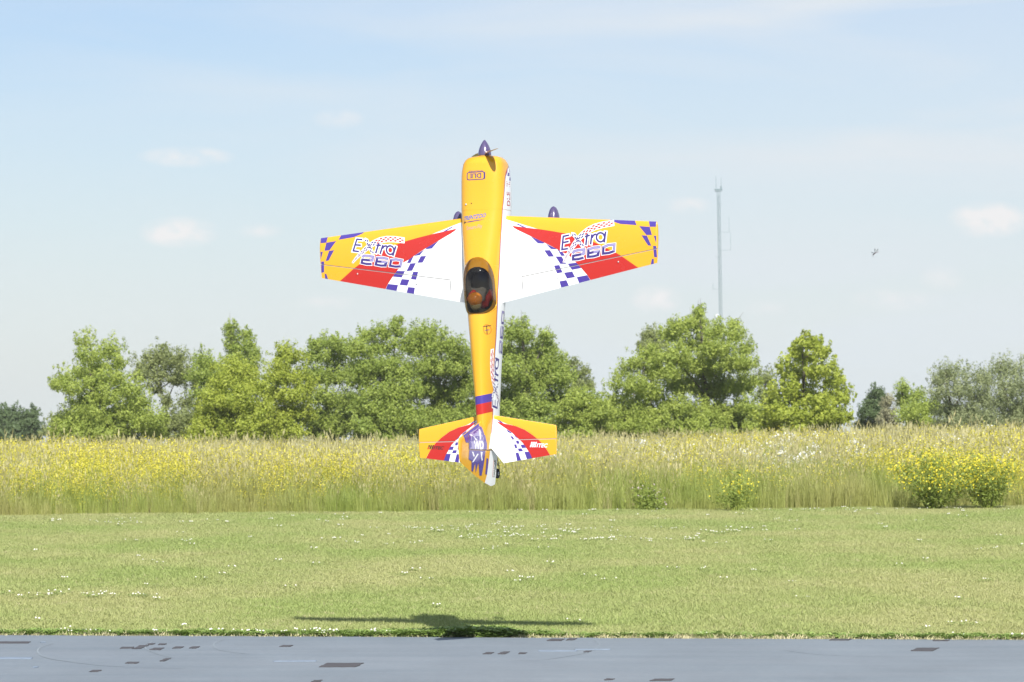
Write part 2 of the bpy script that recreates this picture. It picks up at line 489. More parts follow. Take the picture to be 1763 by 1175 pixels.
TREES = []
def tree(name, label, cat, D, lobes, mat, trunk_px=None, dens=1.0, size=0.088, seed=1, aspect=0.55, depth=1.0, limbs=True, trunk_r=0.09, group='trees beyond the meadow', upright=0.0, forks=1, outline=1.0):
    g = random.Random(seed)
    s = D / 6786
    xs_ = [l[0] for l in lobes]
    cx = trunk_px if trunk_px else sum(xs_) / len(xs_)
    X = (cx - 881.5) * s
    gz = float(ground_z(X, D))
    root = empty(name, (X, D, gz))
    tag(root, label, cat, group)
    cen = []; rad = []
    span = (max(xs_) - min(xs_)) * s * .5 + 0.4
    if limbs and D < 160 and len(lobes) > 6 and max(l[1] for l in lobes) > 715:
        x_ = min(l[0] for l in lobes if l[1] > 690) - 4
        x_e = max(l[0] for l in lobes if l[1] > 690) + 4
        extra_ = []
        while x_ <= x_e:
            extra_ += [(x_, g.uniform(738, 756), g.uniform(18, 26)), (x_ + 9, g.uniform(708, 730), g.uniform(17, 24))]; x_ += g.uniform(18, 26)
        lobes = lobes + extra_
    for (lx, ly, lr) in lobes:
        off = g.uniform(-.95, .35) * span * depth
        Y = D + off
        p = at(lx, ly, Y)
        cen.append(p); rad.append(lr * Y / 6786 * 1.12)
        if g.random() < 0.9:        # the far side of the crown
            Y2 = D + g.uniform(.2, .9) * span * depth
            p2 = at(lx + g.uniform(-6, 6), ly + 6, Y2); cen.append(p2); rad.append(lr * s * .85)
    Q, T = leaves([tuple(c) for c in cen], rad, dens, size, aspect, seed, upright=upright, outline=outline)
    Q = Q - np.array(root.location)
    # keep everything above the ground
    Q[:, :, 2] = np.maximum(Q[:, :, 2], 0.03)
    me = fastmesh('crown', Q, 4, {'tint': T})
    link('crown', me, mat, root)['kind'] = 'stuff'
    Vv = []; Ff = []
    base = Vector(root.location)
    tops = sorted(cen, key=lambda c: -c.z)
    for f in range(forks):
        top = tops[min(f * 2, len(tops) - 1)]
        b0 = base + Vector((g.uniform(-.25, .25) * (f > 0), g.uniform(-.2, .2) * (f > 0), -0.15))
        pts = []
        nseg = 7
        for i in range(nseg + 1):
            t = i / nseg
            p = b0.lerp(top, t)
            p = p + Vector((g.uniform(-1, 1), g.uniform(-1, 1), 0)) * 0.10 * math.sin(t * math.pi)
            pts.append(p - base + Vector((0, min(span * .3, .7) * depth * min(1, i / 2), 0)))
        rr = [trunk_r / (1 + .5 * f) * (1 - .86 * (i / nseg)) for i in range(nseg + 1)]
        tube(Vv, Ff, pts, rr)
        if limbs:
            for c in cen[f::forks * 3]:
                rel = c - base
                cand = [p for p in pts if p.z < rel.z - 0.25] or [pts[1]]
                st = cand[-1] if g.random() < .5 else cand[len(cand) * 2 // 3]
                mid = st.lerp(rel, .5) + Vector((g.uniform(-.15, .15), g.uniform(-.15, .15), g.uniform(0, .2)))
                tube(Vv, Ff, [st, mid, rel, rel + (rel - mid) * .5], [trunk_r * .3, trunk_r * .2, trunk_r * .1, trunk_r * .03], 5)
    pyobj('trunk', Vv, Ff, m_bark, root, smooth=True)
    return root
F1 = foliage('leaves_mid', (0.252, 0.336, 0.066), (0.420, 0.501, 0.112))
F2 = foliage('leaves_bright', (0.291, 0.374, 0.072), (0.459, 0.533, 0.118))
F3 = foliage('leaves_dull', (0.235, 0.281, 0.105), (0.347, 0.391, 0.150))
F4 = foliage('leaves_olive', (0.252, 0.303, 0.140), (0.414, 0.457, 0.235))
F5 = foliage('leaves_dark', (0.115, 0.170, 0.072), (0.170, 0.235, 0.100))
F6 = foliage('leaves_yellowgreen', (0.314, 0.385, 0.052), (0.493, 0.550, 0.092))
F7 = foliage('twigs_rosy', (0.24, 0.23, 0.14), (0.30, 0.30, 0.17), trans=.15)

tree('broadleaf_tree', 'low rounded dark green tree at the far left edge of the tree line', 'tree', 250,
     [(12, 728, 26), (38, 730, 24), (-15, 735, 28), (20, 750, 26), (45, 752, 22)], F5, dens=1.1, size=.16, seed=11)
tree('conifer', 'small dark pointed tree just right of the low dark tree at far left', 'tree', 245,
     [(56, 712, 11), (54, 728, 13), (58, 745, 14)], F5, dens=1.4, size=.15, seed=12)
tree('broadleaf_tree', 'thin bluish see-through small tree left of the tall forked tree', 'tree', 200,
     [(92, 725, 13), (86, 742, 15), (104, 742, 16), (100, 758, 15)], F3, dens=.75, size=.12, seed=13)
tree('broadleaf_tree', 'tall loose light green tree with two tufted tops at the left', 'tree', 148,
     [(146, 588, 17), (151, 612, 22), (142, 640, 15), (192, 604, 22), (204, 622, 17), (168, 632, 20), (112, 654, 22), (97, 660, 12), (125, 668, 18), (160, 655, 26), (190, 650, 24), (182, 682, 28), (150, 690, 28), (212, 668, 20), (230, 668, 22), (240, 690, 22), (222, 705, 24), (130, 715, 26), (165, 722, 26), (112, 738, 22), (140, 748, 24), (205, 735, 24), (245, 730, 22), (265, 745, 20), (180, 752, 22)],
     F2, trunk_px=165, dens=.92, seed=14, forks=2, trunk_r=.10, outline=1.6)
tree('broadleaf_tree', 'spreading dark green tree with its bare trunk showing, right of the loose tree', 'tree', 156,
     [(268, 614, 20), (250, 628, 20), (290, 622, 24), (308, 616, 18), (240, 644, 14), (272, 642, 20), (318, 640, 18), (300, 650, 18), (262, 665, 14), (330, 660, 16), (285, 690, 13), (322, 690, 15)],
     F3, trunk_px=298, dens=.95, seed=15, trunk_r=.10, outline=1.4)
tree('shrub', 'dull olive shrub under the spreading dark tree', 'shrub', 150,
     [(285, 730, 24), (310, 722, 26), (335, 735, 22), (270, 748, 20), (305, 750, 22)], F3, dens=.9, seed=16, size=.09, group='shrubs at the meadow edge')
tree('broadleaf_tree', 'rounded bright topped tree, deep shade below, right of the spreading dark tree', 'tree', 152,
     [(348, 622, 19), (368, 628, 18), (340, 645, 20), (362, 652, 24), (385, 650, 18), (345, 675, 18), (370, 680, 22), (350, 705, 20)], F1, dens=1.0, seed=17)
tree('poplar', 'tall narrow tree with two pointed tops behind the yellow green bush', 'tree', 158,
     [(397, 562, 9), (400, 578, 13), (404, 596, 15), (421, 574, 10), (424, 592, 15), (434, 604, 14), (408, 618, 20), (428, 625, 20), (412, 650, 26)], F1, dens=1.35, seed=18, outline=1.6)
tree('shrub', 'big bushy yellow green tree in front of the tall narrow tree', 'tree', 147,
     [(402, 640, 24), (385, 655, 26), (420, 650, 26), (440, 665, 24), (370, 690, 28), (405, 690, 34), (440, 700, 28), (352, 718, 20), (380, 725, 28), (420, 732, 28), (350, 738, 18), (400, 745, 24)],
     F6, dens=1.05, seed=19, depth=.8)
tree('shrub', 'upright feathery light green tree right of the yellow green bush', 'tree', 149,
     [(492, 604, 16), (482, 622, 20), (508, 612, 17), (475, 645, 22), (500, 645, 28), (468, 672, 22), (495, 680, 30), (525, 665, 22), (480, 712, 28), (515, 710, 28), (465, 735, 24), (500, 742, 26)],
     F6, dens=1.0, seed=20, depth=.8, outline=1.5)
tree('broadleaf_tree', 'many pointed mid green tree between the feathery tree and the largest clump', 'tree', 152,
     [(538, 592, 13), (560, 588, 14), (582, 592, 14), (545, 612, 20), (575, 612, 22), (602, 606, 18), (540, 645, 26), (575, 645, 28), (605, 640, 24), (555, 685, 30), (590, 690, 28), (548, 725, 26), (585, 732, 28)],
     F1, dens=1.05, seed=21, outline=1.4)
tree('broadleaf_tree', 'broad mid green tree with a thin top tuft, left half of the largest clump', 'tree', 149,
     [(684, 556, 9), (683, 568, 15), (655, 570, 14), (632, 576, 15), (620, 600, 22), (652, 596, 24), (690, 592, 24), (640, 630, 32), (680, 635, 34), (620, 650, 28), (660, 675, 36), (700, 670, 30), (630, 700, 30), (670, 715, 34), (705, 715, 28), (625, 735, 26), (660, 742, 28), (700, 742, 26)],
     F1, dens=1.05, seed=22, trunk_r=.11, forks=2)
tree('broadleaf_tree', 'rounded mid green tree just left of the plane fuselage', 'tree', 151,
     [(722, 572, 18), (742, 570, 16), (725, 598, 26), (755, 592, 24), (785, 598, 20), (740, 630, 32), (775, 632, 30), (800, 615, 22), (735, 668, 32), (775, 675, 32), (810, 655, 28), (745, 710, 30), (785, 715, 30), (820, 700, 28), (740, 742, 26), (780, 742, 26), (830, 735, 26), (835, 670, 28)],
     F1, dens=1.05, seed=23, trunk_r=.11, forks=2)
tree('broadleaf_tree', 'tall dense dark green tree just right of the plane fuselage', 'tree', 150,
     [(898, 558, 14), (880, 572, 18), (905, 578, 22), (870, 600, 24), (940, 578, 11), (938, 598, 20), (905, 615, 32), (875, 640, 30), (945, 630, 26), (960, 620, 16), (920, 655, 34), (968, 650, 24), (880, 685, 32), (925, 700, 34), (965, 690, 28), (885, 725, 28), (930, 738, 28), (860, 715, 28)],
     F1, dens=1.1, seed=24, trunk_r=.12, forks=2)
tree('broadleaf_tree', 'dull small tree behind the right flank of the tall dense tree', 'tree', 175,
     [(988, 628, 10), (985, 645, 18), (1008, 640, 11), (1005, 660, 20), (990, 680, 22)], F3, dens=1.0, seed=25)
tree('shrub', 'low yellow green tree in the dip right of the plane', 'tree', 147,
     [(990, 690, 22), (1015, 685, 20), (1000, 715, 26), (1030, 710, 20), (970, 730, 22), (1010, 738, 24), (1040, 735, 20)], F2, dens=1.05, seed=26)
tree('broadleaf_tree', 'sloping light green tree on the left flank of the highest tree', 'tree', 149,
     [(1112, 606, 16), (1092, 622, 18), (1070, 640, 16), (1118, 635, 26), (1145, 640, 28), (1056, 662, 16), (1085, 662, 24), (1120, 675, 28), (1062, 690, 22), (1050, 712, 20), (1095, 705, 28), (1078, 732, 24), (1125, 715, 28), (1110, 742, 24), (1045, 738, 20)],
     F2, dens=.98, seed=27, forks=2, outline=1.4)
tree('broadleaf_tree', 'small dull bluish tree top behind the left shoulder of the highest tree', 'tree', 178,
     [(1122, 574, 14), (1112, 590, 16), (1135, 590, 18), (1125, 615, 22)], F3, dens=1.0, seed=28)
tree('broadleaf_tree', 'highest and broadest tree of the line, standing in front of the lattice mast', 'tree', 150,
     [(1206, 538, 11), (1200, 554, 18), (1172, 560, 18), (1150, 575, 20), (1225, 570, 22), (1263, 560, 12), (1268, 576, 18), (1190, 590, 30), (1235, 600, 28), (1283, 598, 18), (1160, 615, 30), (1210, 630, 34), (1262, 625, 28), (1290, 625, 18), (1175, 660, 32), (1225, 670, 34), (1270, 665, 28), (1295, 655, 16), (1165, 700, 30), (1205, 712, 30), (1250, 712, 30), (1288, 700, 20), (1160, 738, 26), (1215, 740, 26), (1262, 740, 26), (1295, 735, 18)],
     F2, dens=1.02, seed=29, trunk_r=.12, forks=3)
tree('broadleaf_tree', 'bright yellow green cone shaped tree standing apart right of the mast', 'tree', 145,
     [(1384, 588, 11), (1402, 590, 11), (1370, 604, 14), (1415, 603, 13), (1390, 612, 22), (1352, 628, 14), (1375, 640, 26), (1410, 635, 24), (1440, 652, 18), (1345, 665, 22), (1380, 680, 30), (1420, 680, 28), (1450, 680, 18), (1330, 695, 20), (1355, 712, 26), (1400, 718, 30), (1440, 712, 24), (1325, 728, 18), (1370, 738, 22), (1420, 738, 24)],
     F6, dens=.9, seed=30, size=.12, forks=2, outline=2.2)
tree('shrub', 'greyish thin shrub between the highest tree and the bright cone shaped tree', 'shrub', 152,
     [(1318, 650, 15), (1312, 680, 16), (1308, 712, 18), (1322, 735, 16)], F3, dens=.7, seed=31, group='shrubs at the meadow edge')
tree('conifer', 'small dark pointed evergreen in the gap at the right', 'tree', 165,
     [(1510, 674, 11), (1505, 690, 15), (1518, 690, 12), (1498, 710, 19), (1515, 712, 18), (1485, 728, 14), (1505, 732, 20)], F5, dens=1.3, seed=32, size=.09)
tree('bare_shrub', 'rosy brown half bare shrub leaning on the small dark evergreen', 'shrub', 158,
     [(1528, 690, 10), (1532, 708, 13), (1525, 725, 14), (1540, 728, 12)], F7, dens=.5, seed=33, forks=3, size=.07, trunk_r=.07, group='shrubs at the meadow edge')
tree('broadleaf_tree', 'small blue green tree with a pointed top behind the half bare shrub', 'tree', 168,
     [(1553, 668, 11), (1556, 686, 16), (1582, 680, 13), (1566, 706, 18), (1588, 700, 15)], F1, dens=1.1, seed=34)
tree('shrub', 'low yellow green bushy tree left of the silvery tree', 'tree', 150,
     [(1560, 718, 18), (1585, 712, 20), (1608, 700, 18), (1598, 728, 20), (1572, 734, 16)], F2, dens=1.0, seed=35)
tree('silver_leaf_tree', 'left one of the silvery grey green trees at the right edge', 'tree', 143,
     [(1630, 640, 16), (1612, 652, 14), (1650, 642, 18), (1620, 672, 22), (1655, 668, 28), (1630, 702, 26), (1668, 705, 28), (1645, 728, 24), (1690, 648, 18), (1688, 680, 24), (1695, 715, 24)],
     F4, dens=.95, seed=36, size=.095, upright=.45, aspect=.34, outline=1.6)
tree('silver_leaf_tree', 'silvery grey green tree cut by the right edge of the picture', 'tree', 144,
     [(1722, 632, 18), (1745, 636, 20), (1712, 655, 22), (1745, 665, 28), (1775, 645, 24), (1720, 690, 26), (1755, 700, 28), (1785, 690, 28), (1735, 722, 26), (1775, 722, 26), (1810, 660, 28), (1825, 700, 28)],
     F4, dens=.95, seed=37, size=.095, upright=.45, aspect=.34, outline=1.6)
# the line goes on a little outside the picture
for k, (cx, top, lab, mt) in enumerate([(-110, 640, 'rounded mid green tree outside the left edge of the picture', F1), (-230, 600, 'taller mid green tree further left, outside the picture', F5), (1930, 620, 'tall bright tree outside the right edge of the picture', F2)]):
    lb = []
    for i in range(12):
        lb.append((cx + random.uniform(-55, 55), top + 25 + random.uniform(0, 115), random.uniform(24, 34)))
    tree('broadleaf_tree', lab, 'tree', 150, lb, mt, dens=.8, seed=50 + k)

# ------------------------------------------------------------------ grasses (instanced tufts)
def blade_tuft(name, n, h, rad, width, lean, mat, seed, seg=3, heads=None, attr=True, ztop=None):
    """tuft of curved blades; heads=(size, length, material index) adds seed heads or flowers"""
    g = np.random.default_rng(seed)
    Vv = []; Ff = []; mi_ = []
    for i in range(n):
        a = g.uniform(0, 2 * math.pi); rr = rad * math.sqrt(g.uniform())
        x, y = rr * math.cos(a), rr * math.sin(a)
        hh = h * g.uniform(.55, 1.1)
        d = g.uniform(0, 2 * math.pi); ln = lean * g.uniform(.2, 1.2) * hh
        wx, wy = math.cos(d + 1.57), math.sin(d + 1.57)
        b = len(Vv)
        for s in range(seg):
            t = s / seg
            ww = width * .5 * (1 - t * .6)
            ox = x + math.cos(d) * ln * t * t; oy = y + math.sin(d) * ln * t * t
            Vv += [(ox - wx * ww, oy - wy * ww, hh * t), (ox + wx * ww, oy + wy * ww, hh * t)]
        tip = (x + math.cos(d) * ln, y + math.sin(d) * ln, hh * (1 - .12 * lean))
        Vv.append(tip)
        for s in range(seg - 1):
            Ff.append((b + 2 * s, b + 2 * s + 1, b + 2 * s + 3, b + 2 * s + 2)); mi_.append(0)
        Ff.append((b + 2 * seg - 2, b + 2 * seg - 1, b + 2 * seg)); mi_.append(0)
        if heads and g.random() < heads[0]:
            kind = heads[1]
            if kind == 'seed':
                for q in range(2):
                    an = d + q * 1.57; l = heads[2] * g.uniform(.7, 1.2); wd = heads[3]
                    ux, uy = math.cos(an) * wd, math.sin(an) * wd
                    b = len(Vv)
                    lx, ly = math.cos(d) * l * .35, math.sin(d) * l * .35
                    Vv += [tip, (tip[0] + ux + lx * .5, tip[1] + uy + ly * .5, tip[2] + l * .45), (tip[0] + lx, tip[1] + ly, tip[2] + l), (tip[0] - ux + lx * .5, tip[1] - uy + ly * .5, tip[2] + l * .45)]
                    Ff.append((b, b + 1, b + 2, b + 3)); mi_.append(1)
            else:
                for q in range(heads[4]):
                    c = np.array(tip) + g.normal(scale=heads[3], size=3) * np.array([1, 1, 1.4]) - np.array([0, 0, heads[3] * .8])
                    s_ = heads[2] * g.uniform(.6, 1.3)
                    nrm = g.normal(size=3) + np.array([0, 0, 1.2]); nrm /= np.linalg.norm(nrm)
                    u = np.cross(nrm, g.normal(size=3)); u /= np.linalg.norm(u); v = np.cross(nrm, u)
                    b = len(Vv)
                    m_ = 5
                    Vv += [tuple(c + (u * math.cos(2 * math.pi * z / m_) + v * math.sin(2 * math.pi * z / m_)) * s_) for z in range(m_)]
                    Ff.append(tuple(range(b, b + m_))); mi_.append(1)
    me = bpy.data.meshes.new(name)
    me.from_pydata(Vv, [], Ff)
    mats = mat if isinstance(mat, (list, tuple)) else [mat]
    for m in mats: me.materials.append(m)
    me.polygons.foreach_set('material_index', mi_)
    me.update()
    return bpy.data.objects.new(name, me)

def scatter(name, pts, sources, scale, seed=0, tilt=0.0):
    """one object: points with rotation and scale, geometry nodes put a tuft on each"""
    g = np.random.default_rng(seed)
    n = len(pts)
    me = bpy.data.meshes.new(name)
    me.vertices.add(n)
    me.vertices.foreach_set('co', np.asarray(pts, dtype=np.float32).reshape(-1))
    rot = np.zeros((n, 3), dtype=np.float32); rot[:, 2] = g.uniform(0, 6.283, n); rot[:, :2] = g.normal(scale=max(tilt, 1e-4), size=(n, 2))
    a = me.attributes.new('rot', 'FLOAT_VECTOR', 'POINT'); a.data.foreach_set('vector', rot.reshape(-1))
    scv = np.asarray(scale, dtype=np.float32)
    if scv.ndim == 1: scv = np.stack([scv * g.uniform(.85, 1.15, n), scv * g.uniform(.85, 1.15, n), scv], 1)
    a = me.attributes.new('scl', 'FLOAT_VECTOR', 'POINT'); a.data.foreach_set('vector', scv.astype(np.float32).reshape(-1))
    o = bpy.data.objects.new(name, me); COL.objects.link(o)
    coll = bpy.data.collections.new(name + '_tufts')
    for s in sources: coll.objects.link(s)
    ng = bpy.data.node_groups.new(name + '_scatter', 'GeometryNodeTree')
    ng.interface.new_socket('Geometry', in_out='INPUT', socket_type='NodeSocketGeometry')
    ng.interface.new_socket('Geometry', in_out='OUTPUT', socket_type='NodeSocketGeometry')
    gi = ng.nodes.new('NodeGroupInput'); go = ng.nodes.new('NodeGroupOutput')
    ci = ng.nodes.new('GeometryNodeCollectionInfo'); ci.inputs['Collection'].default_value = coll
    ci.inputs['Separate Children'].default_value = True; ci.inputs['Reset Children'].default_value = True
    ip = ng.nodes.new('GeometryNodeInstanceOnPoints'); ip.inputs['Pick Instance'].default_value = True
    ri = ng.nodes.new('FunctionNodeRandomValue'); ri.data_type = 'INT'
    ri.inputs[4].default_value = 0; ri.inputs[5].default_value = len(sources) - 1; ri.inputs['Seed'].default_value = seed
    na = ng.nodes.new('GeometryNodeInputNamedAttribute'); na.data_type = 'FLOAT_VECTOR'; na.inputs['Name'].default_value = 'rot'
    nb = ng.nodes.new('GeometryNodeInputNamedAttribute'); nb.data_type = 'FLOAT_VECTOR'; nb.inputs['Name'].default_value = 'scl'
    l = ng.links.new
    l(gi.outputs[0], ip.inputs['Points']); l(ci.outputs[0], ip.inputs['Instance']); l(ri.outputs[2], ip.inputs['Instance Index'])
    l(na.outputs[0], ip.inputs['Rotation']); l(nb.outputs[0], ip.inputs['Scale']); l(ip.outputs[0], go.inputs[0])
    md = o.modifiers.new('scatter', 'NODES'); md.node_group = ng
    return o

def fnoise(x, y, s, seed=0.0):
    """cheap smooth value noise, -1..1"""
    x = np.asarray(x) * s + seed * 17.3; y = np.asarray(y) * s - seed * 9.1
    xi = np.floor(x); yi = np.floor(y); fx = x - xi; fy = y - yi
    fx = fx * fx * (3 - 2 * fx); fy = fy * fy * (3 - 2 * fy)
    def h(a, b):
        v = np.sin(a * 127.1 + b * 311.7 + seed * 13.7) * 43758.5453
        return v - np.floor(v)
    v = (h(xi, yi) * (1 - fx) + h(xi + 1, yi) * fx) * (1 - fy) + (h(xi, yi + 1) * (1 - fx) + h(xi + 1, yi + 1) * fx) * fy
    return v * 2 - 1

def view_points(g, n, y0, y1, power=1.0, margin=0.09):
    """random ground points inside a wedge a little wider than the view, even per area when power=1"""
    u = g.random(n)
    y = np.sqrt(y0 ** 2 + (y1 ** 2 - y0 ** 2) * u ** power)
    x = (g.random(n) * 2 - 1) * (0.13 + margin) * y
    return x, y

# lawn ------------------------------------------------------------
m_lawn = foliage('lawn_blades', (0.380, 0.400, 0.150), (0.485, 0.495, 0.225), trans=.3, pos_scale=(0.42, 0.22, 1), c3=(0.335, 0.410, 0.130), attr='random', rough=.55)
m_dry = foliage('dry_lawn_blades', (0.50, 0.46, 0.24), (0.56, 0.51, 0.31), trans=.2, attr='random', rough=.6)
m_clover = foliage('clover_leaves', (0.21, 0.31, 0.072), (0.31, 0.42, 0.115), trans=.25, attr='random', rough=.5)
m_lawnclover = foliage('lawn_clover_leaves', (0.32, 0.40, 0.13), (0.40, 0.46, 0.17), trans=.35, attr='random', rough=.5)
m_whitefl = principled('white_petals', (0.72, 0.70, 0.64), .6)
lawn_src = [blade_tuft('lawn_tuft', 44, .045, .095, .0045, 1.0, m_lawn, 100 + i, seg=2) for i in range(6)]
lawn_src += [blade_tuft('dry_tuft', 30, .040, .085, .004, 1.0, m_dry, 120 + i, seg=2) for i in range(1)]
g = np.random.default_rng(3)
x, y = view_points(g, 125000, 26.4, 64, power=1.2, margin=.04)
k = (y > runway_edge(x) + .03) & (y < meadow_edge(x) + .4)
x, y = x[k], y[k]
h = 0.9 + .16 * fnoise(x, y, 1.6, 1) + .16 * fnoise(x, y, .35, 2)
grass = scatter('lawn_grass', np.stack([x, y, ground_z(x, y)], 1), lawn_src, np.clip(h, .45, 1.4), seed=5, tilt=.08)
tag(grass, 'short mown light green grass of the lawn between the runway and the meadow', 'grass', kind='stuff')

# clover along the runway edge
def clover_clump(name, n, rad, h, seed, flowers=0):
    g = np.random.default_rng(seed); Vv = []; Ff = []; mi_ = []
    for i in range(n):
        a = g.uniform(0, 6.283); rr = rad * math.sqrt(g.uniform()); z = h * g.uniform(.35, 1)
        c = np.array([rr * math.cos(a), rr * math.sin(a), z])
        for q in range(3):
            an = q * 2.094 + a
            d = np.array([math.cos(an), math.sin(an), g.uniform(-.2, .5)]) * .014 * g.uniform(.8, 1.4); s = np.array([-math.sin(an), math.cos(an), g.uniform(-.3, .3)]) * .009
            b = len(Vv); Vv += [tuple(c), tuple(c + d * .6 + s), tuple(c + d * 1.2), tuple(c + d * .6 - s)]
            Ff.append((b, b + 1, b + 2, b + 3)); mi_.append(0)
    for i in range(flowers):
        a = g.uniform(0, 6.283); rr = rad * .9 * math.sqrt(g.uniform()); c = np.array([rr * math.cos(a), rr * math.sin(a), h * g.uniform(.95, 1.3)])
        bm = bmesh.new(); bmesh.ops.create_icosphere(bm, subdivisions=1, radius=.0075 * g.uniform(.7, 1.2))
        b = len(Vv); Vv += [tuple(np.array(v.co) * np.array([1, 1, .85]) + c) for v in bm.verts]
        for f in bm.faces: Ff.append(tuple(b + v.index for v in f.verts)); mi_.append(1)
        bm.free()
    me = bpy.data.meshes.new(name); me.from_pydata(Vv, [], Ff)
    me.materials.append(m_clover if not flowers else m_lawnclover); me.materials.append(m_whitefl)
    me.polygons.foreach_set('material_index', mi_); me.update()
    return bpy.data.objects.new(name, me)
cl_src = [clover_clump('clover_clump', 75, .085, .06, 200 + i) for i in range(4)]
cf_src = [clover_clump('flowering_clover_clump', 26, .085, .042, 210 + i, 3) for i in range(2)]
x = g.uniform(-5.5, 5.5, 9500)
dd = g.exponential(.17, 9500)
px = 881 + x / 27.2 * 6786
densx = np.interp(px, [-500, 0, 420, 560, 770, 870, 890, 1100, 1763, 2300], [.32, .34, .5, .6, .8, .7, .2, .25, .3, .3])
wid = np.interp(px, [-500, 300, 700, 880, 900, 1763], [.22, .20, .26, .34, .12, .15])
k = (dd < wid * (1 + .35 * fnoise(x, x * 0, 1.7, 3))) & (g.random(9500) < densx * (0.75 + .35 * fnoise(x, dd, 3, 5)))
x, dd, px = x[k], dd[k], px[k]
y = runway_edge(x) + .02 + dd
bump = np.exp(-((px - 820) / 95.0) ** 2) * .38
P = np.stack([x, y, ground_z(x, y)], 1)
o = scatter('clover', P, cl_src, .38 + .35 * g.random(len(x)) + bump, seed=6, tilt=.12)
tag(o, 'dark green low clover growing in a ragged band along the runway edge', 'clover', kind='stuff')
k = g.random(len(x)) < np.interp(px, [0, 250, 600, 760, 1763], [.02, .06, .05, .01, .01])
extra = []
for (cx, cy, n, sx, sy) in [(1275, 916, 90, .5, .9), (870, 914, 260, 1.2, 1.6), (900, 927, 120, .7, .8), (1060, 932, 90, .9, .5), (560, 935, 60, 1.6, .8), (300, 902, 120, 2.0, 1.2), (1150, 931, 50, .8, .5), (200, 1030, 60, .7, .6), (1290, 1003, 16, .5, .3), (870, 880, 60, 2, .5), (1550, 880, 120, 2.4, .8), (690, 1005, 14, .8, .8), (1740, 1080, 12, .4, .4), (60, 1028, 60, .6, .5)]:
    c = on_ground(cx, cy)
    n = n // 6; q = g.normal(size=(n, 2)) * np.array([sx, sy]) * .7
    extra.append(np.stack([c.x + q[:, 0], c.y + q[:, 1]], 1))
ex = np.concatenate(extra)
ex2x, ex2y = view_points(g, 160, 27.5, 60)
ex = np.concatenate([ex, np.stack([ex2x, ex2y], 1)])
kk = (ex[:, 1] > runway_edge(ex[:, 0]) + .1) & (ex[:, 1] < meadow_edge(ex[:, 0]))
ex = ex[kk]
P2 = np.concatenate([P[k], np.stack([ex[:, 0], ex[:, 1], ground_z(ex[:, 0], ex[:, 1])], 1)])
o = scatter('flowering_clover', P2, cf_src, .8 + .3 * g.random(len(P2)), seed=8)
tag(o, 'white clover blossoms dotted in patches over the lawn', 'clover', kind='stuff')

gx = g.uniform(-5.5, 5.5, 1500); gd = g.exponential(.035, 1500) - .03
gpx = 881 + gx / 27.2 * 6786
k = g.random(1500) < np.interp(gpx, [0, 500, 860, 900, 1400, 1763], [.5, .35, .3, 1, .9, .7])
gx, gd = gx[k], gd[k]; gy = runway_edge(gx) + gd
dry = [blade_tuft('dry_edge_tuft', 22, .032, .06, .005, 1.2, m_dry, 140 + i, seg=2) for i in range(3)]
o = scatter('dry_edge_grass', np.stack([gx, gy, ground_z(gx, gy)], 1), dry, g.uniform(.5, 1.2, len(gx)), seed=9, tilt=.25)
tag(o, 'dead straw coloured grass creeping over the edge of the runway', 'grass', kind='stuff')

# meadow ----------------------------------------------------------
m_tallg = foliage('tall_grass_green', (0.240, 0.310, 0.062), (0.365, 0.410, 0.110), trans=.35, pos_scale=(.35, .2, .5), c3=(0.36, 0.36, 0.12), attr='random')
m_talld = foliage('tall_grass_straw', (0.35, 0.33, 0.13), (0.46, 0.42, 0.20), trans=.3, attr='random')
m_seed = foliage('seed_heads', (0.37, 0.35, 0.16), (0.50, 0.46, 0.24), trans=.3, attr='random')
m_stem = foliage('flower_stems', (0.26, 0.33, 0.06), (0.35, 0.41, 0.08), trans=.3, attr='random')
m_yel = foliage('yellow_petals', (0.56, 0.50, 0.04), (0.68, 0.62, 0.08), trans=.3, attr='random')
m_whi = foliage('white_umbels', (0.66, 0.66, 0.58), (0.74, 0.74, 0.68), trans=.2, attr='random')
tg = [blade_tuft('green_tuft', 42, .72, .16, .010, .35, m_tallg, 300 + i, seg=3) for i in range(4)]
sg = [blade_tuft('seed_tuft', 20, .80, .18, .006, .25, [m_talld, m_seed], 320 + i, seg=3, heads=(.8, 'seed', .11, .009)) for i in range(4)]
sg += [blade_tuft('seed_tuft_green', 22, .74, .18, .007, .25, [m_tallg, m_seed], 330 + i, seg=3, heads=(.5, 'seed', .08, .008)) for i in range(2)]
yf = [blade_tuft('yellow_weed', 12, .74, .13, .007, .3, [m_stem, m_yel], 340 + i, seg=2, heads=(.95, 'fl', .0105, .075, 9)) for i in range(4)]
wf = [blade_tuft('white_weed', 7, .80, .12, .006, .25, [m_stem, m_whi], 350 + i, seg=2, heads=(.9, 'fl', .020, .045, 9)) for i in range(3)]
def meadow_h(x, y):
    """height factor: low at the mown edge, full a few metres in"""
    d = y - meadow_edge(x)
    px = 881 + x / y * 6786
    side = np.interp(px, [0, 500, 1100, 1763], [.98, .98, 1.02, 1.16])
    return (np.interp(d, [0, 1.5, 5, 14], [.55, .80, .96, 1.0]) + .12 * fnoise(x, y, .22, 7) + .10 * fnoise(x, y, .7, 8)) * side
def meadow(n, y1, seed, power=1.0, wild=.2):
    g = np.random.default_rng(seed)
    x, y = view_points(g, n, 52, y1, power=power, margin=.05)
    k = y > meadow_edge(x) + g.normal(scale=.22, size=n) + .45 * fnoise(x, x * 0, .9, 31)
    return x[k], y[k], g
x, y, g = meadow(34000, 150, 21, power=1.8)
o = scatter('tall_grass', np.stack([x, y, ground_z(x, y)], 1), tg, meadow_h(x, y) * g.uniform(.8, 1.1, len(x)), seed=31, tilt=.05)
tag(o, 'tall green grass of the uncut meadow behind the lawn', 'grass', kind='stuff')
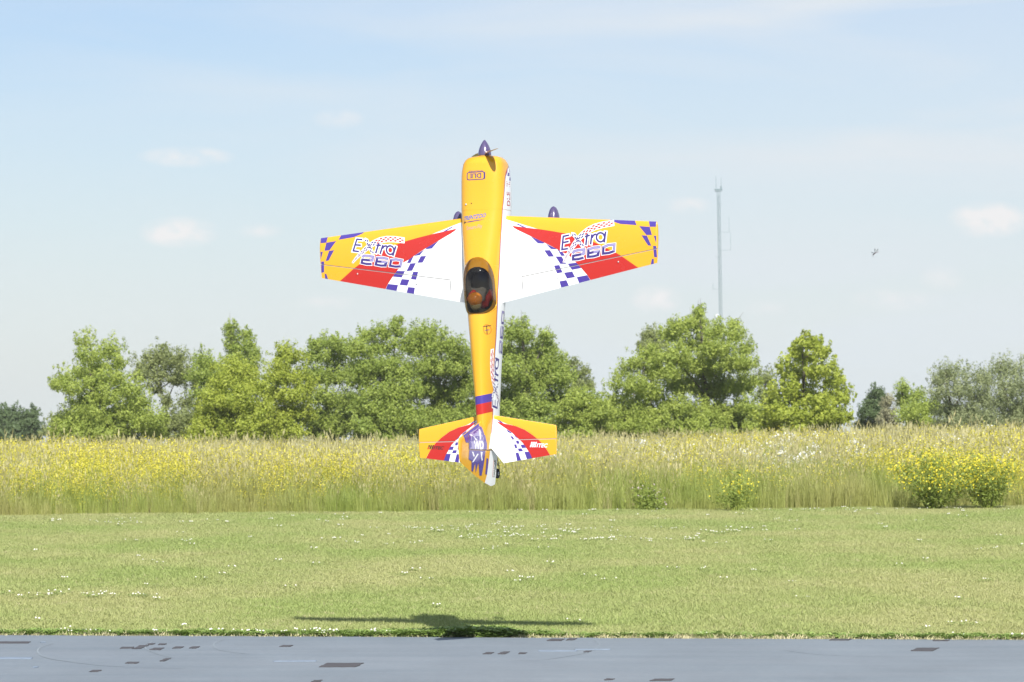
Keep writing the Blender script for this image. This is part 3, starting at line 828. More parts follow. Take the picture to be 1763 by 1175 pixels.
x, y, g = meadow(13500, 150, 22, power=1.75)
k = g.random(len(x)) < np.clip(.62 + .5 * fnoise(x, y * .4, .35, 11), .1, 1) * np.interp(y - meadow_edge(x), [0, 1.2, 4], [.45, .8, 1])
x, y = x[k], y[k]
o = scatter('seeding_grass', np.stack([x, y, ground_z(x, y)], 1), sg, meadow_h(x, y) * g.uniform(.85, 1.18, len(x)) * np.where(g.random(len(x)) < .04, 1.12, 1.0), seed=32, tilt=.07)
tag(o, 'straw coloured seeding grass heads waving over the meadow', 'grass', kind='stuff')
x, y, g = meadow(56000, 140, 23, power=1.7)
px = 881 + x / y * 6786
front_y = np.interp(px, [0, 1480, 1560, 1763], [0, 0, 1.2, 1.2]) * np.interp(y - meadow_edge(x), [0, .5, 4, 6], [.2, 1, 1, 0])
wgt = front_y + np.interp(px, [0, 100, 300, 420, 560, 700, 950, 1080, 1200, 1400, 1763], [.6, .8, .85, .45, .75, .55, .35, .3, .55, .9, 1.0]) * np.interp(y - meadow_edge(x), [0, 1.5, 4], [.10, .6, 1])
k = g.random(len(x)) < np.clip(wgt * .62 * (.45 + 1.05 * fnoise(x, y * .25, .55, 12) + .8 * fnoise(x, y * .2, .16, 19)), 0, 1)
x, y = x[k], y[k]
o = scatter('yellow_wildflowers', np.stack([x, y, ground_z(x, y)], 1), yf, meadow_h(x, y) * g.uniform(.8, 1.15, len(x)), seed=33, tilt=.06)
tag(o, 'yellow wildflowers spread through the tall meadow grass', 'wildflowers', kind='stuff')
x, y, g = meadow(3300, 120, 24)
px = 881 + x / y * 6786
wgt = np.interp(px, [0, 1000, 1080, 1250, 1350, 1500, 1763], [.03, .04, .40, .32, .75, .38, .55]) * np.interp(y - meadow_edge(x), [0, 5, 8], [.03, .15, 1])
k = g.random(len(x)) < np.clip(wgt * (.5 + .9 * fnoise(x, y * .3, .5, 13)), 0, 1)
x, y = x[k], y[k]
o = scatter('white_wildflowers', np.stack([x, y, ground_z(x, y)], 1), wf, meadow_h(x, y) * g.uniform(.95, 1.12, len(x)), seed=34, tilt=.06)
tag(o, 'white flowering weeds scattered in the right part of the meadow', 'wildflowers', kind='stuff')

# single flowering weeds at the mown edge ------------------------------------
def bush(name, label, cx, base_py, wpx, hpx, mleaf, mfl, seed, nleaf=1500, nfl=260, fl=.017, cat='bush', D=None, stems=14, group=None, topbias=.2):
    g = np.random.default_rng(seed)
    if D is None:
        # solve the depth from where it meets the ground
        D = on_ground(cx, base_py).y
    c = Vector(((cx - 881.5) / 6786 * D, D, 0)); c.z = float(ground_z(c.x, c.y))
    root = empty(name, c); tag(root, label, cat, group)
    W = wpx * D / 6786 / 2; H = hpx * D / 6786
    Vv = []; Ff = []
    tips = []
    for i in range(stems):
        a = g.uniform(0, 6.283); r = math.sqrt(g.uniform()) * .9
        tp = Vector((math.cos(a) * W * r * 1.3, math.sin(a) * W * r, H * (1 - .38 * r * r) * g.uniform(.55, 1.08)))
        tips.append(tp)
        tube(Vv, Ff, [Vector((tp.x * .15, tp.y * .15, 0)), tp * .55 + Vector((0, 0, H * .08)), tp], [.008, .006, .003], 4)
    pyobj('stems', Vv, Ff, m_stem, root)['kind'] = 'stuff'
    tp = np.array([tuple(t) for t in tips])
    idx = g.integers(0, stems, nleaf)
    t = g.uniform(.12, 1.0, nleaf) ** .7
    P = tp[idx] * t[:, None] + g.normal(scale=.062, size=(nleaf, 3)) * np.array([1.4, 1.4, 1])
    P[:, 2] = np.maximum(P[:, 2], .02)
    nrm = g.normal(size=(nleaf, 3)) + np.array([0, 0, .8]); nrm /= np.linalg.norm(nrm, axis=1)[:, None]
    a = np.cross(nrm, g.normal(size=(nleaf, 3))); a /= np.linalg.norm(a, axis=1)[:, None]; b = np.cross(nrm, a)
    s = g.uniform(.018, .042, nleaf)[:, None]
    Q = np.stack([P - a * s, P + b * s * .3, P + a * s, P - b * s * .3], 1)
    link('leaves', fastmesh('leaves', Q, 4, {'tint': g.random(nleaf)}), mleaf, root)['kind'] = 'stuff'
    idx = g.integers(0, stems, nfl)
    t = 1 - g.uniform(0, .42, nfl) ** 1.6
    P = tp[idx] * t[:, None] + g.normal(scale=.075, size=(nfl, 3)) * np.array([1.3, 1.3, .9]) + np.array([0, 0, .02])
    P[:, 2] = np.maximum(P[:, 2], .05)
    nrm = g.normal(size=(nfl, 3)) + np.array([0, -.5, 1.3]); nrm /= np.linalg.norm(nrm, axis=1)[:, None]
    a = np.cross(nrm, g.normal(size=(nfl, 3))); a /= np.linalg.norm(a, axis=1)[:, None]; b = np.cross(nrm, a)
    s = (fl * g.uniform(.7, 1.3, nfl))[:, None]
    Q = np.stack([P + (a * math.cos(k * 1.0472) + b * math.sin(k * 1.0472)) * s for k in range(6)], 1)
    link('flowers', fastmesh('flowers', Q, 6, {'tint': g.random(nfl)}), mfl, root)['kind'] = 'stuff'
    return root
m_bl = foliage('weed_leaves', (0.21, 0.28, 0.055), (0.32, 0.39, 0.085), trans=.4)
m_by = foliage('weed_flowers', (0.60, 0.52, 0.025), (0.68, 0.60, 0.05), trans=.25)
m_bp = foliage('thistle_flowers', (0.50, 0.38, 0.45), (0.58, 0.46, 0.50), trans=.25)
GB = 'flowering weeds at the front of the meadow'
bush('flowering_bush', 'wide dark bush full of yellow flowers at the meadow front, second from the right edge', 1604, 877, 132, 100, m_bl, m_by, 61, nleaf=3800, nfl=950, fl=.014, stems=34, group=GB)
bush('flowering_bush', 'dark leafed yellow flowering bush nearest the right edge of the meadow front', 1702, 876, 112, 98, m_bl, m_by, 62, nleaf=3400, nfl=850, fl=.014, stems=32, group=GB)
bush('flowering_bush', 'small sparse yellow flowering plant at the meadow front right of the plane', 1268, 881, 66, 68, m_bl, m_by, 63, nleaf=800, nfl=120, fl=.013, stems=14, group=GB)
bush('thistle', 'pale pink flowering leafy weed at the meadow front right of the plane tail', 1115, 879, 46, 42, m_bl, m_bp, 64, nleaf=900, nfl=60, stems=12, fl=.013, cat='weed', group=GB)
bush('flowering_weed', 'tall yellow flowering weed sticking up before the loose light green tree', 188, 800, 34, 52, m_stem, m_by, 65, nleaf=300, nfl=110, stems=6, cat='weed', D=72, group=GB)
bush('flowering_weed', 'yellow flowering weed sticking up before the highest clump left of the plane', 632, 800, 26, 52, m_stem, m_by, 66, nleaf=200, nfl=80, stems=5, cat='weed', D=74, group=GB)
bush('flowering_weed', 'yellow flowering weed rising against the dark evergreen at the right', 1470, 800, 40, 74, m_stem, m_by, 67, nleaf=500, nfl=150, stems=8, cat='weed', D=74, group=GB)
bush('flowering_weed', 'slim tall yellow flowering weed before the left silvery tree', 1712, 800, 24, 78, m_stem, m_by, 68, nleaf=200, nfl=90, stems=5, cat='weed', D=74, group=GB)

# ------------------------------------------------------------------ lattice mast, far behind the trees
m_mast = principled('hazed_mast_steel', (0.15, 0.21, 0.23), 0.6)  # teal tint puts the haze of distance into the steel colour
def mast():
    D = 330.0
    sc_ = D / 6786
    X = (1245 - 881.5) * sc_
    topz = CAM_H + (697.5 - 326) * sc_
    z0 = float(ground_z(X, D))
    root = empty('lattice_mast', (X, D, z0)); root.rotation_euler = (0, R(-1.0), 0)
    tag(root, 'slim pale lattice radio mast rising behind the highest tree', 'mast')
    H = topz - z0
    Wd = 0.14
    legs = [Vector((Wd * math.cos(a), Wd * math.sin(a), 0)) for a in (math.pi / 2, math.pi / 2 + 2.094, math.pi / 2 + 4.189)]
    for lg in legs:
        Vv = []; Ff = []
        tube(Vv, Ff, [lg, lg + Vector((0, 0, H))], [.020, .020], 6)
        pyobj('leg', Vv, Ff, m_mast, root)
    Vv = []; Ff = []
    n = int(H / .5)
    for i in range(n):
        z = i * .5
        for k in range(3):
            a, b = legs[k], legs[(k + 1) % 3]
            tube(Vv, Ff, [a + Vector((0, 0, z)), b + Vector((0, 0, z))], [.008, .008], 3)
            if i % 2: a, b = b, a
            tube(Vv, Ff, [a + Vector((0, 0, z)), b + Vector((0, 0, z + .5))], [.008, .008], 3)
    tag(pyobj('bracing', Vv, Ff, m_mast, root), kind='stuff')
    for px, py0, py1 in ((1234, 303, 328), (1243, 306, 326)):
        Vv = []; Ff = []
        x = (px - 1238) * sc_ + .0
        tube(Vv, Ff, [Vector((x, 0, H - .1)), Vector((x, 0, H + (326 - py0) * sc_))], [.02, .012], 5)
        pyobj('whip_antenna', Vv, Ff, m_mast, root)
    Vv = []; Ff = []
    tube(Vv, Ff, [Vector((-.35, 0, H)), Vector((.35, 0, H))], [.05, .05], 5)
    tube(Vv, Ff, [Vector((.22, 0, H)), Vector((.22, 0, H + .25))], [.06, .06], 5)
    tube(Vv, Ff, [Vector((-.3, .2, H - .15)), Vector((.3, -.2, H - .15))], [.03, .03], 5)
    pyobj('top_bracket', Vv, Ff, m_mast, root)
    for zz, side, ln, up in ((H - (400 - 326) * sc_, 1, .85, 1.3), (H - (431 - 326) * sc_, 1, .95, 1.5), (H - (498 - 326) * sc_, -1, .6, .5), (H - (352 - 326) * sc_, 1, .25, .1), (H - (443 - 326) * sc_, -1, .3, .1)):
        Vv = []; Ff = []
        tube(Vv, Ff, [Vector((0, 0, zz)), Vector((side * ln, 0, zz))], [.010, .010], 5)
        tube(Vv, Ff, [Vector((side * ln, 0, zz - .05)), Vector((side * ln, 0, zz + up))], [.010, .010], 5)
        pyobj('side_antenna', Vv, Ff, m_mast, root)
    bm = bmesh.new(); bmesh.ops.create_uvsphere(bm, u_segments=12, v_segments=8, radius=.2)
    bmesh.ops.scale(bm, vec=(1, .4, 1), verts=bm.verts)
    bmesh.ops.translate(bm, vec=(-.3, -.2, H - (545 - 326) * sc_), verts=bm.verts)
    bmobj('dish', bm, principled('dish_white', (.42, .46, .48), .6), root, smooth=True)
mast()


# ------------------------------------------------------------------ thin summer haze: one closed box of air round everything
bm = bmesh.new(); bmesh.ops.create_cube(bm, size=1)
for v in bm.verts: v.co = Vector((v.co.x * 720, 480 + v.co.y * 1100, 6.5 + v.co.z * 41))
m_haze = bpy.data.materials.new('haze'); m_haze.use_nodes = True
t = m_haze.node_tree; t.nodes.clear()
ho = N('ShaderNodeOutputMaterial', t); hv = N('ShaderNodeVolumePrincipled', t)
hv.inputs['Color'].default_value = (.95, .96, .98, 1); hv.inputs['Density'].default_value = 0.00017
t.links.new(hv.outputs[0], ho.inputs['Volume'])
tag(bmobj('haze', bm, m_haze), kind='stuff')
# ------------------------------------------------------------------ the model aeroplane
# own axes: x starboard, y ventral (dorsal is -y), z towards the nose
plane = empty('model_airplane', (-0.165, 25.85, 2.443))
plane.rotation_mode = 'QUATERNION'
plane.rotation_quaternion = (Matrix.Rotation(R(-1.0), 3, 'Y') @ Matrix.Rotation(R(-2.0), 3, 'X') @ Matrix.Rotation(R(-22), 3, 'Z')).to_quaternion()
tag(plane, 'large yellow white red and purple model aerobatic plane hovering nose up over the lawn edge', 'model airplane')

KEYS = ['white', 'yellow', 'red', 'purple', 'lav', 'ink', 'pale', 'blue', 'black', 'slot']
def naca(s, t):
    return 5 * t * (.2969 * math.sqrt(max(s, 0)) - .126 * s - .3516 * s * s + .2843 * s ** 3 - .1036 * s ** 4)
SL = [0, .003, .01, .022, .04, .065, .1, .145, .2, .27, .35, .44, .54, .63, .70, .76, .82, .88, .94, 1.0]

def bisect(bm, p0, p1):
    """cut along the vertical plane through the line p0-p1 of the (p, q) sheet"""
    d = Vector((p1[0] - p0[0], p1[1] - p0[1], 0)); nrm = Vector((-d.y, d.x, 0)).normalized()
    bmesh.ops.bisect_plane(bm, geom=bm.verts[:] + bm.edges[:] + bm.faces[:], dist=1e-6, plane_co=Vector((p0[0], p0[1], 0)), plane_no=nrm)

class Foil:
    """flying surface described by leading edge, trailing edge and thickness over its span p"""
    def __init__(s, LE, TE, T, P, to3):
        s.LE, s.TE, s.T, s.P, s.to3 = LE, TE, T, P, to3
    def h(s, p, q):
        le, te = s.LE(p), s.TE(p)
        f = min(max((le - q) / max(le - te, 1e-6), 0), 1)
        return naca(f, s.T(p)) * abs(le - te)
    def shell(s):
        bm = bmesh.new()
        rows = []
        for p in s.P:
            le, te = s.LE(p), s.TE(p)
            rows.append([(p, le + (te - le) * f) for f in SL])
        for side in (1, -1):
            vs = [[bm.verts.new((p, q, side * s.h(p, q))) for p, q in r] for r in rows]
            for i in range(len(vs) - 1):
                for j in range(len(SL) - 1):
                    bm.faces.new((vs[i][j], vs[i + 1][j], vs[i + 1][j + 1], vs[i][j + 1]))
        # tip: rounded cap
        p = s.P[-1]
        sg = 1 if s.P[-1] > s.P[0] else -1
        for j in range(len(SL) - 1):
            a, b = rows[-1][j], rows[-1][j + 1]
            ha, hb = s.h(*a), s.h(*b)
            pr = None
            for k in range(5):
                an0, an1 = -math.pi / 2 + math.pi * k / 5, -math.pi / 2 + math.pi * (k + 1) / 5
                qd = []
                for (pt, hh, an) in ((a, ha, an0), (b, hb, an0), (b, hb, an1), (a, ha, an1)):
                    qd.append((pt[0] + sg * .8 * hh * math.cos(an), pt[1], hh * math.sin(an)))
                bm.faces.new([bm.verts.new(v) for v in qd]).material_index = 1
        bmesh.ops.remove_doubles(bm, verts=bm.verts, dist=1e-5)
        return bm
    def cut_lines(s):
        a, b = s.P[0], s.P[-1]
        return [((a, s.LE(a) + (s.TE(a) - s.LE(a)) * f), (b, s.LE(b) + (s.TE(b) - s.LE(b)) * f)) for f in SL[1:-1]]

def ribbon(pts, wd, closed=False, start=0, end=0):
    """stroke of width wd along a polyline as mitred quads"""
    pts = [Vector((p[0], p[1])) for p in pts]
    n = len(pts)
    if not isinstance(wd, (list, tuple)): wd = [wd] * n
    Lp = []; Rp = []
    for i in range(n):
        if closed: a, b = pts[i - 1], pts[(i + 1) % n]
        else: a, b = pts[max(i - 1, 0)], pts[min(i + 1, n - 1)]
        d1 = (pts[i] - a); d2 = (b - pts[i])
        if d1.length < 1e-9: d1 = d2
        if d2.length < 1e-9: d2 = d1
        d1 = d1.normalized(); d2 = d2.normalized()
        n1, n2 = Vector((-d1.y, d1.x)), Vector((-d2.y, d2.x))
        m = n1 + n2
        m = m.normalized() if m.length > 1e-6 else n1
        c = max(m.dot(n1), .5)
        off = m * (wd[i] / 2 / c)
        p = pts[i].copy()
        if not closed and i == 0: p = p - d2 * start
        if not closed and i == n - 1: p = p + d1 * end
        Lp.append(p + off); Rp.append(p - off)
    out = []
    for i in range(n if closed else n - 1):
        j = (i + 1) % n
        out.append([tuple(Lp[i]), tuple(Lp[j]), tuple(Rp[j]), tuple(Rp[i])])
    return out, Lp, Rp

def ell(cx, cy, rx, ry, n=14, a0=0, a1=360, rot=0):
    out = []
    for i in range(n + (a1 - a0 < 360)):
        a = R(a0 + (a1 - a0) * i / n)
        x, y = rx * math.cos(a), ry * math.sin(a)
        out.append((cx + x * math.cos(rot) - y * math.sin(rot), cy + x * math.sin(rot) + y * math.cos(rot)))
    return out

def extra_art():
    """lettering 'EXtra 260' with its chequered swoosh; canvas units, y downwards.  -> list of (polygon, colour, layer)"""
    out = []
    lay = [0]
    nums = []
    E1 = [(465, 412), (347, 436), (318, 704), (440, 684)]
    E2 = [(352, 562), (458, 538)]
    Tv = [(836, 325), (800, 615)]; Tc = [(782, 442), (882, 414)]
    Rv = [(922, 395), (895, 600)]; Ra = [(925, 470), (945, 425), (975, 398), (1015, 392)]
    Ac = ell(1095, 455, 82, 92, 16); Av = [(1198, 338), (1170, 560)]
    letters = [(E1, False), (E2, False), (Tv, False), (Tc, False), (Rv, False), (Ra, False), (Ac, True), (Av, False)]
    X1 = [(520, 392), (560, 400), (740, 640)]
    sw = [(342, 965), (400, 850), (470, 740), (560, 610), (650, 490), (740, 395), (850, 310), (980, 245), (1140, 200), (1340, 165)]
    sww = [3, 22, 38, 60, 72, 82, 92, 98, 98, 92]
    n2 = [(532, 775), (570, 735), (650, 715), (758, 703), (752, 785), (700, 800), (540, 832), (536, 905), (640, 898), (745, 868)]
    n6 = [(1078, 655), (960, 665), (850, 700), (838, 850), (950, 840), (1042, 812), (1055, 742), (950, 755), (872, 775)]
    n0 = [(1370, 600), (1250, 612), (1150, 655), (1142, 785), (1260, 770), (1360, 735)]
    def put(r, c):
        lay[0] += 1
        for q in r: out.append((q, c, lay[0]))
    # white keylines first
    for pts, cl in letters + [(X1, False)]:
        put(ribbon(pts, 78, cl, 20, 20)[0], 'white')
    for pts, cl in ((n2, False), (n6, False), (n0, True)):
        put(ribbon(pts, 74, cl, 18, 18)[0], 'white'); nums.append(lay[0])
    put(ribbon(sw, [w_ + 34 for w_ in sww], start=4, end=20)[0], 'white')
    for pts, cl in ((n2, False), (n6, False), (n0, True)):
        put(ribbon(pts, 50, cl, 6, 6)[0], 'ink'); nums.append(lay[0])
        q, a, b = ribbon(pts, 34, cl, 0, 0)
        lay[0] += 1; nums.append(lay[0])
        for s in q:
            cy = sum(v[1] for v in s) / 4
            ref = sum(v[1] for v in pts) / len(pts)
            out.append((s, 'lav' if cy < ref else 'ink', lay[0]))
    for pts, cl in letters: put(ribbon(pts, 36, cl)[0], 'ink')
    # red edge and chequers of the swoosh
    put(ribbon(sw[:5], [w_ + 8 for w_ in sww[:5]])[0], 'red')
    put(ribbon(sw, sww)[0], 'white')
    put(ribbon(X1, 58)[0], 'white')
    def cells(pts, wd, n, rows, cf):
        q, Lp, Rp = ribbon(pts, wd)
        d = [0]
        for i in range(1, len(pts)): d.append(d[-1] + (Vector(pts[i]) - Vector(pts[i - 1])).length)
        def e(t, arr):
            x = t * d[-1]
            for i in range(1, len(d)):
                if x <= d[i] + 1e-6:
                    f = (x - d[i - 1]) / (d[i] - d[i - 1]); return arr[i - 1].lerp(arr[i], f)
            return arr[-1]
        lay[0] += 1
        for i in range(n):
            for r in range(rows):
                if (i + r) % 2: continue
                t0, t1 = i / n, (i + 1) / n; u0, u1 = r / rows, (r + 1) / rows
                a0, b0, a1, b1 = e(t0, Lp), e(t0, Rp), e(t1, Lp), e(t1, Rp)
                c = cf((t0 + t1) / 2)
                out.append(([tuple(a0.lerp(b0, u0)), tuple(a1.lerp(b1, u0)), tuple(a1.lerp(b1, u1)), tuple(a0.lerp(b0, u1))], c, lay[0]))
    cells(sw, sww, 26, 3, lambda t: 'ink' if t < .55 else 'red')
    cells(X1, [58] * 3, 8, 2, lambda t: 'ink')
    return out, set(nums)
ART, NUM_LAYERS = extra_art()

def text_polys(body, size=1.0, shear=0.0, bold=0.0):
    """outline of words in the built in font as triangles, origin at the lower left; returns polygons, width"""
    cu = bpy.data.curves.new('txt', 'FONT'); cu.body = body; cu.size = size; cu.shear = shear; cu.offset = bold
    cu.resolution_u = 3
    o = bpy.data.objects.new('txt', cu); COL.objects.link(o)
    dg = bpy.context.evaluated_depsgraph_get()
    me = o.evaluated_get(dg).to_mesh()
    out = [[(me.vertices[i].co.x, me.vertices[i].co.y) for i in p.vertices] for p in me.polygons]
    o.evaluated_get(dg).to_mesh_clear()
    bpy.data.objects.remove(o); bpy.data.curves.remove(cu)
    w_ = max((v[0] for p in out for v in p), default=1)
    return out, w_

def affine(A, p):
    return (p[0] * A[0][0] + p[1] * A[1][0] + A[2][0], p[0] * A[0][1] + p[1] * A[1][1] + A[2][1])

def decal(name, polys, cuts, mapf, parent, keep=None, base=0.0006, step=0.00004):
    """printed film lying on a surface. polys (points, colour key, layer) in the (p, q) sheet, mapf(p, q, lift) -> point"""
    bm = bmesh.new()
    ll = bm.faces.layers.int.new('lay')
    for pts, key, lay in polys:
        try: f = bm.faces.new([bm.verts.new((p[0], p[1], 0)) for p in pts])
        except ValueError: continue
        f.material_index = KEYS.index(key); f[ll] = lay
    bmesh.ops.triangulate(bm, faces=bm.faces[:])
    for a, b in cuts: bisect(bm, a, b)
    if keep:
        bad = [f for f in bm.faces if not keep(*f.calc_center_median()[:2])]
        bmesh.ops.delete(bm, geom=bad, context='FACES')
    if not bm.faces:
        bm.free(); return None
    done = {}
    V = []; F = []; mi_ = []
    for f in bm.faces:
        lift = base + f[ll] * step
        idx = []
        for v in f.verts:
            k = (v.index, f[ll], round(v.co.x, 6), round(v.co.y, 6))
            if k not in done:
                done[k] = len(V); V.append(tuple(mapf(v.co.x, v.co.y, lift)))
            idx.append(done[k])
        if len(set(idx)) < 3: continue
        F.append(idx); mi_.append(f.material_index)
    bm.free()
    me = bpy.data.meshes.new(name); me.from_pydata(V, [], F)
    used = sorted(set(mi_))
    for u in used: me.materials.append(M[KEYS[u]])
    me.polygons.foreach_set('material_index', [used.index(m) for m in mi_])
    me.polygons.foreach_set('use_smooth', [True] * len(F))
    me.update()
    return link(name, me, [], parent)

def split_foil(foil, lines, regions, mats=None):
    """shell cut along lines; regions: list of (name, test, parent, material)"""
    out = []
    for nm, test, par, mat in regions:
        bm = foil.shell()
        for a, b in lines: bisect(bm, a, b)
        bad = [f for f in bm.faces if not test(*f.calc_center_median()[:2])]
        bmesh.ops.delete(bm, geom=bad, context='FACES')
        for v in bm.verts: v.co = Vector(foil.to3(v.co.x, v.co.y, v.co.z))
        out.append(bmobj(nm, bm, [mat, M['yellow']], par, smooth=True))
    return out

YEL = [(0.1916, 0.399), (1.211, 0.3122), (1.2053, 0.0346), (1.0623, 0.0094), (0.9462, 0.0931), (0.9125, 0.1138), (0.8427, 0.149), (0.7667, 0.1877), (0.6699, 0.2249), (0.5719, 0.2532), (0.4845, 0.272), (0.3844, 0.2909), (0.305, 0.3159), (0.2358, 0.3398), (0.14, 0.370), (0.10, 0.385), (0.10, 0.42)]
YEL[0] = (0.19, 0.42); YEL[1] = (1.25, 0.34); YEL[2] = (1.25, 0.03)
RED = [(0.1971, 0.3222), (0.2909, 0.3062), (0.3844, 0.2915), (0.4845, 0.2727), (0.5719, 0.2538), (0.6699, 0.2255), (0.7668, 0.1884), (0.8427, 0.1496), (0.9125, 0.1145), (0.9462, 0.0938), (1.0623, 0.0094), (1.0623, -0.03), (0.74, -0.08), (0.7296, -0.0575), (0.7064, -0.0199), (0.6694, 0.0254), (0.6371, 0.0615), (0.6033, 0.0952), (0.5865, 0.1152), (0.5441, 0.1338), (0.5031, 0.1582), (0.4209, 0.2019), (0.3246, 0.2489), (0.2349, 0.2932), (0.2087, 0.3087)]
PUR = [[[0.2135, 0.3383], [0.2357, 0.3347], [0.2978, 0.3046], [0.2701, 0.3097]], [[0.328, 0.2462], [0.4208, 0.2013], [0.4152, 0.1957], [0.3757, 0.1988]], [[0.4311, 0.1937], [0.5031, 0.1576], [0.503, 0.155], [0.465, 0.1586]], [[0.4185, 0.1516], [0.4587, 0.1511], [0.4848, 0.1087], [0.4468, 0.109]], [[0.5099, 0.154], [0.5454, 0.1331], [0.5609, 0.1105], [0.5353, 0.1104]], [[0.4952, 0.1082], [0.5366, 0.1064], [0.5667, 0.0574], [0.5253, 0.0592]], [[0.4816, 0.0494], [0.5183, 0.0518], [0.5381, 0.0038], [0.5, -0.0017]], [[0.5771, 0.0583], [0.6357, 0.0622], [0.6681, 0.0261], [0.6039, 0.0172]], [[0.5484, 0.0002], [0.605, 0.0068], [0.6222, -0.0306], [0.5669, -0.038]], [[0.5128, -0.0538], [0.5612, -0.048], [0.5777, -0.0899], [0.5287, -0.12]], [[0.6339, -0.0311], [0.7063, -0.0212], [0.74, -0.08], [0.6551, -0.09]], [[0.8234, 0.3765], [1.0213, 0.3639], [1.0578, 0.2874], [0.9456, 0.3003], [0.8845, 0.3211]], [[1.1333, 0.34], [1.1909, 0.34], [1.1898, 0.2704], [1.1478, 0.2723]], [[1.0746, 0.2802], [1.1478, 0.2723], [1.1617, 0.2186], [1.1244, 0.2203]], [[1.0904, 0.2199], [1.1277, 0.2163], [1.1555, 0.1498], [1.1332, 0.1528]], [[1.1738, 0.2129], [1.1907, 0.2122], [1.1897, 0.163]], [[1.167, 0.1481], [1.1887, 0.1471], [1.1905, 0.0735], [1.1709, 0.0757]], [[1.1551, 0.0655], [1.1673, 0.065], [1.1658, 0.0235], [1.1427, 0.0213]]]
ART_A = {1: [[0.00034307, -1.532e-05], [-6.43e-06, -0.00032108], [0.43726509, 0.3822677]], -1: [[0.00032713, -0.00010498], [-6.501e-05, -0.00029722], [-1.00705263, 0.45158134]]}

def make_wing(sg):
    xt = 1.190
    LE = lambda p: .404 + (.306 - .404) * abs(p) / 1.185
    TE = lambda p: -.199 + (.037 + .199) * abs(p) / 1.185
    T = lambda p: .125 - .02 * abs(p)
    P = [sg * v for v in (.09, .16, .25, .4, .55, .7, .85, 1.0, 1.1, 1.17, xt)]
    foil = Foil(LE, TE, T, P, lambda p, q, h: (p, -h, q))
    hq = lambda p: -.014 + (.128 + .014) * (abs(p) - .254) / (1.185 - .254)
    gp = .0028
    hl = [((sg * .05, hq(.05) + d), (sg * 1.25, hq(1.25) + d)) for d in (gp, -gp)]
    vl = [((sg * v, -1), (sg * v, 1)) for v in (.2525, .2565)]
    is_main = lambda p, q: abs(p) < .2525 or q > hq(p) + gp
    is_ail = lambda p, q: abs(p) > .2565 and q < hq(p) - gp
    wing, = split_foil(foil, hl + vl, [('wing', is_main, plane, M['white'])])
    tag(wing, 'starboard white wing with yellow tip and red band' if sg > 0 else 'port white wing with yellow tip and red band')
    ail, = split_foil(foil, hl + vl, [('aileron', is_ail, plane, M['white'])])
    # recessed hinge strip, inside the gap
    V = []
    for p in (.2545, xt):
        for dq in (gp * 1.3, -gp * 1.3):
            for s in (1, -1):
                V.append(foil.to3(sg * p, hq(p) + dq, s * (foil.h(sg * p, hq(p)) - .0035)))
    pyobj('hinge_strip', V, [(0, 2, 6, 4), (1, 3, 7, 5), (0, 1, 3, 2), (4, 5, 7, 6)], M['slot'], wing)
    cuts = foil.cut_lines() + hl + vl + [((sg * v, -1), (sg * v, 1)) for v in (.4, .55, .7, .85, 1.0, 1.1)]
    m = lambda pts: [(sg * p[0], p[1]) for p in pts]
    inside = lambda p, q: TE(p) < q < LE(p) and .09 < abs(p) < xt + .0005
    edge = [(foil.P[0], 0)]
    cuts2 = cuts + [((foil.P[0], LE(foil.P[0]) - .0004), (foil.P[-1], LE(foil.P[-1]) - .0004)), ((foil.P[0], TE(foil.P[0]) + .0004), (foil.P[-1], TE(foil.P[-1]) + .0004)), ((sg * xt, -1), (sg * xt, 1))]
    stripes = [(m(YEL), 'yellow', 0), (m(RED), 'red', 2)]
    checks = [(m(q), 'purple', 5) for q in PUR]
    art = [([affine(ART_A[sg], p) for p in q], k, 8 + l) for q, k, l in ART]
    up = lambda p, q, l: foil.to3(p, q, foil.h(p, q) + l)
    dn = lambda p, q, l: foil.to3(p, q, -foil.h(p, q) - l)
    for part, test in ((wing, is_main), (ail, is_ail)):
        t = lambda p, q, test=test: inside(p, q) and test(p, q)
        decal('colour_stripe', stripes, cuts2, up, part, t)
        for cq in checks: decal('checker_square', [cq], cuts2, up, part, t)
        decal('underside_stripe', stripes, cuts2, dn, part, t)
        decal('lettering', art, cuts2, up, part, t)
    # screws, horns and hinge pins
    for p, q in ((sg * .50, -.028), (sg * .925, .055)):
        bm = bmesh.new(); bmesh.ops.create_uvsphere(bm, u_segments=8, v_segments=6, radius=.006)
        bmesh.ops.translate(bm, vec=foil.to3(p, q, foil.h(p, q) + .001), verts=bm.verts)
        bmobj('screw_cap', bm, M['metal'], ail, smooth=True)
    # servo linkage under the wing
    V = []; F = []
    tube(V, F, [Vector(foil.to3(sg * .62, .11, -.045)), Vector(foil.to3(sg * .62, -.0, -.05))], [.0025, .0025], 6)
    tube(V, F, [Vector(foil.to3(sg * .62, -.0, -.01)), Vector(foil.to3(sg * .62, -.0, -.055))], [.003, .002], 6)
    pyobj('control_rod', V, F, M['metal'], wing)
    # wing tip plate
    return wing
make_wing(1); make_wing(-1)

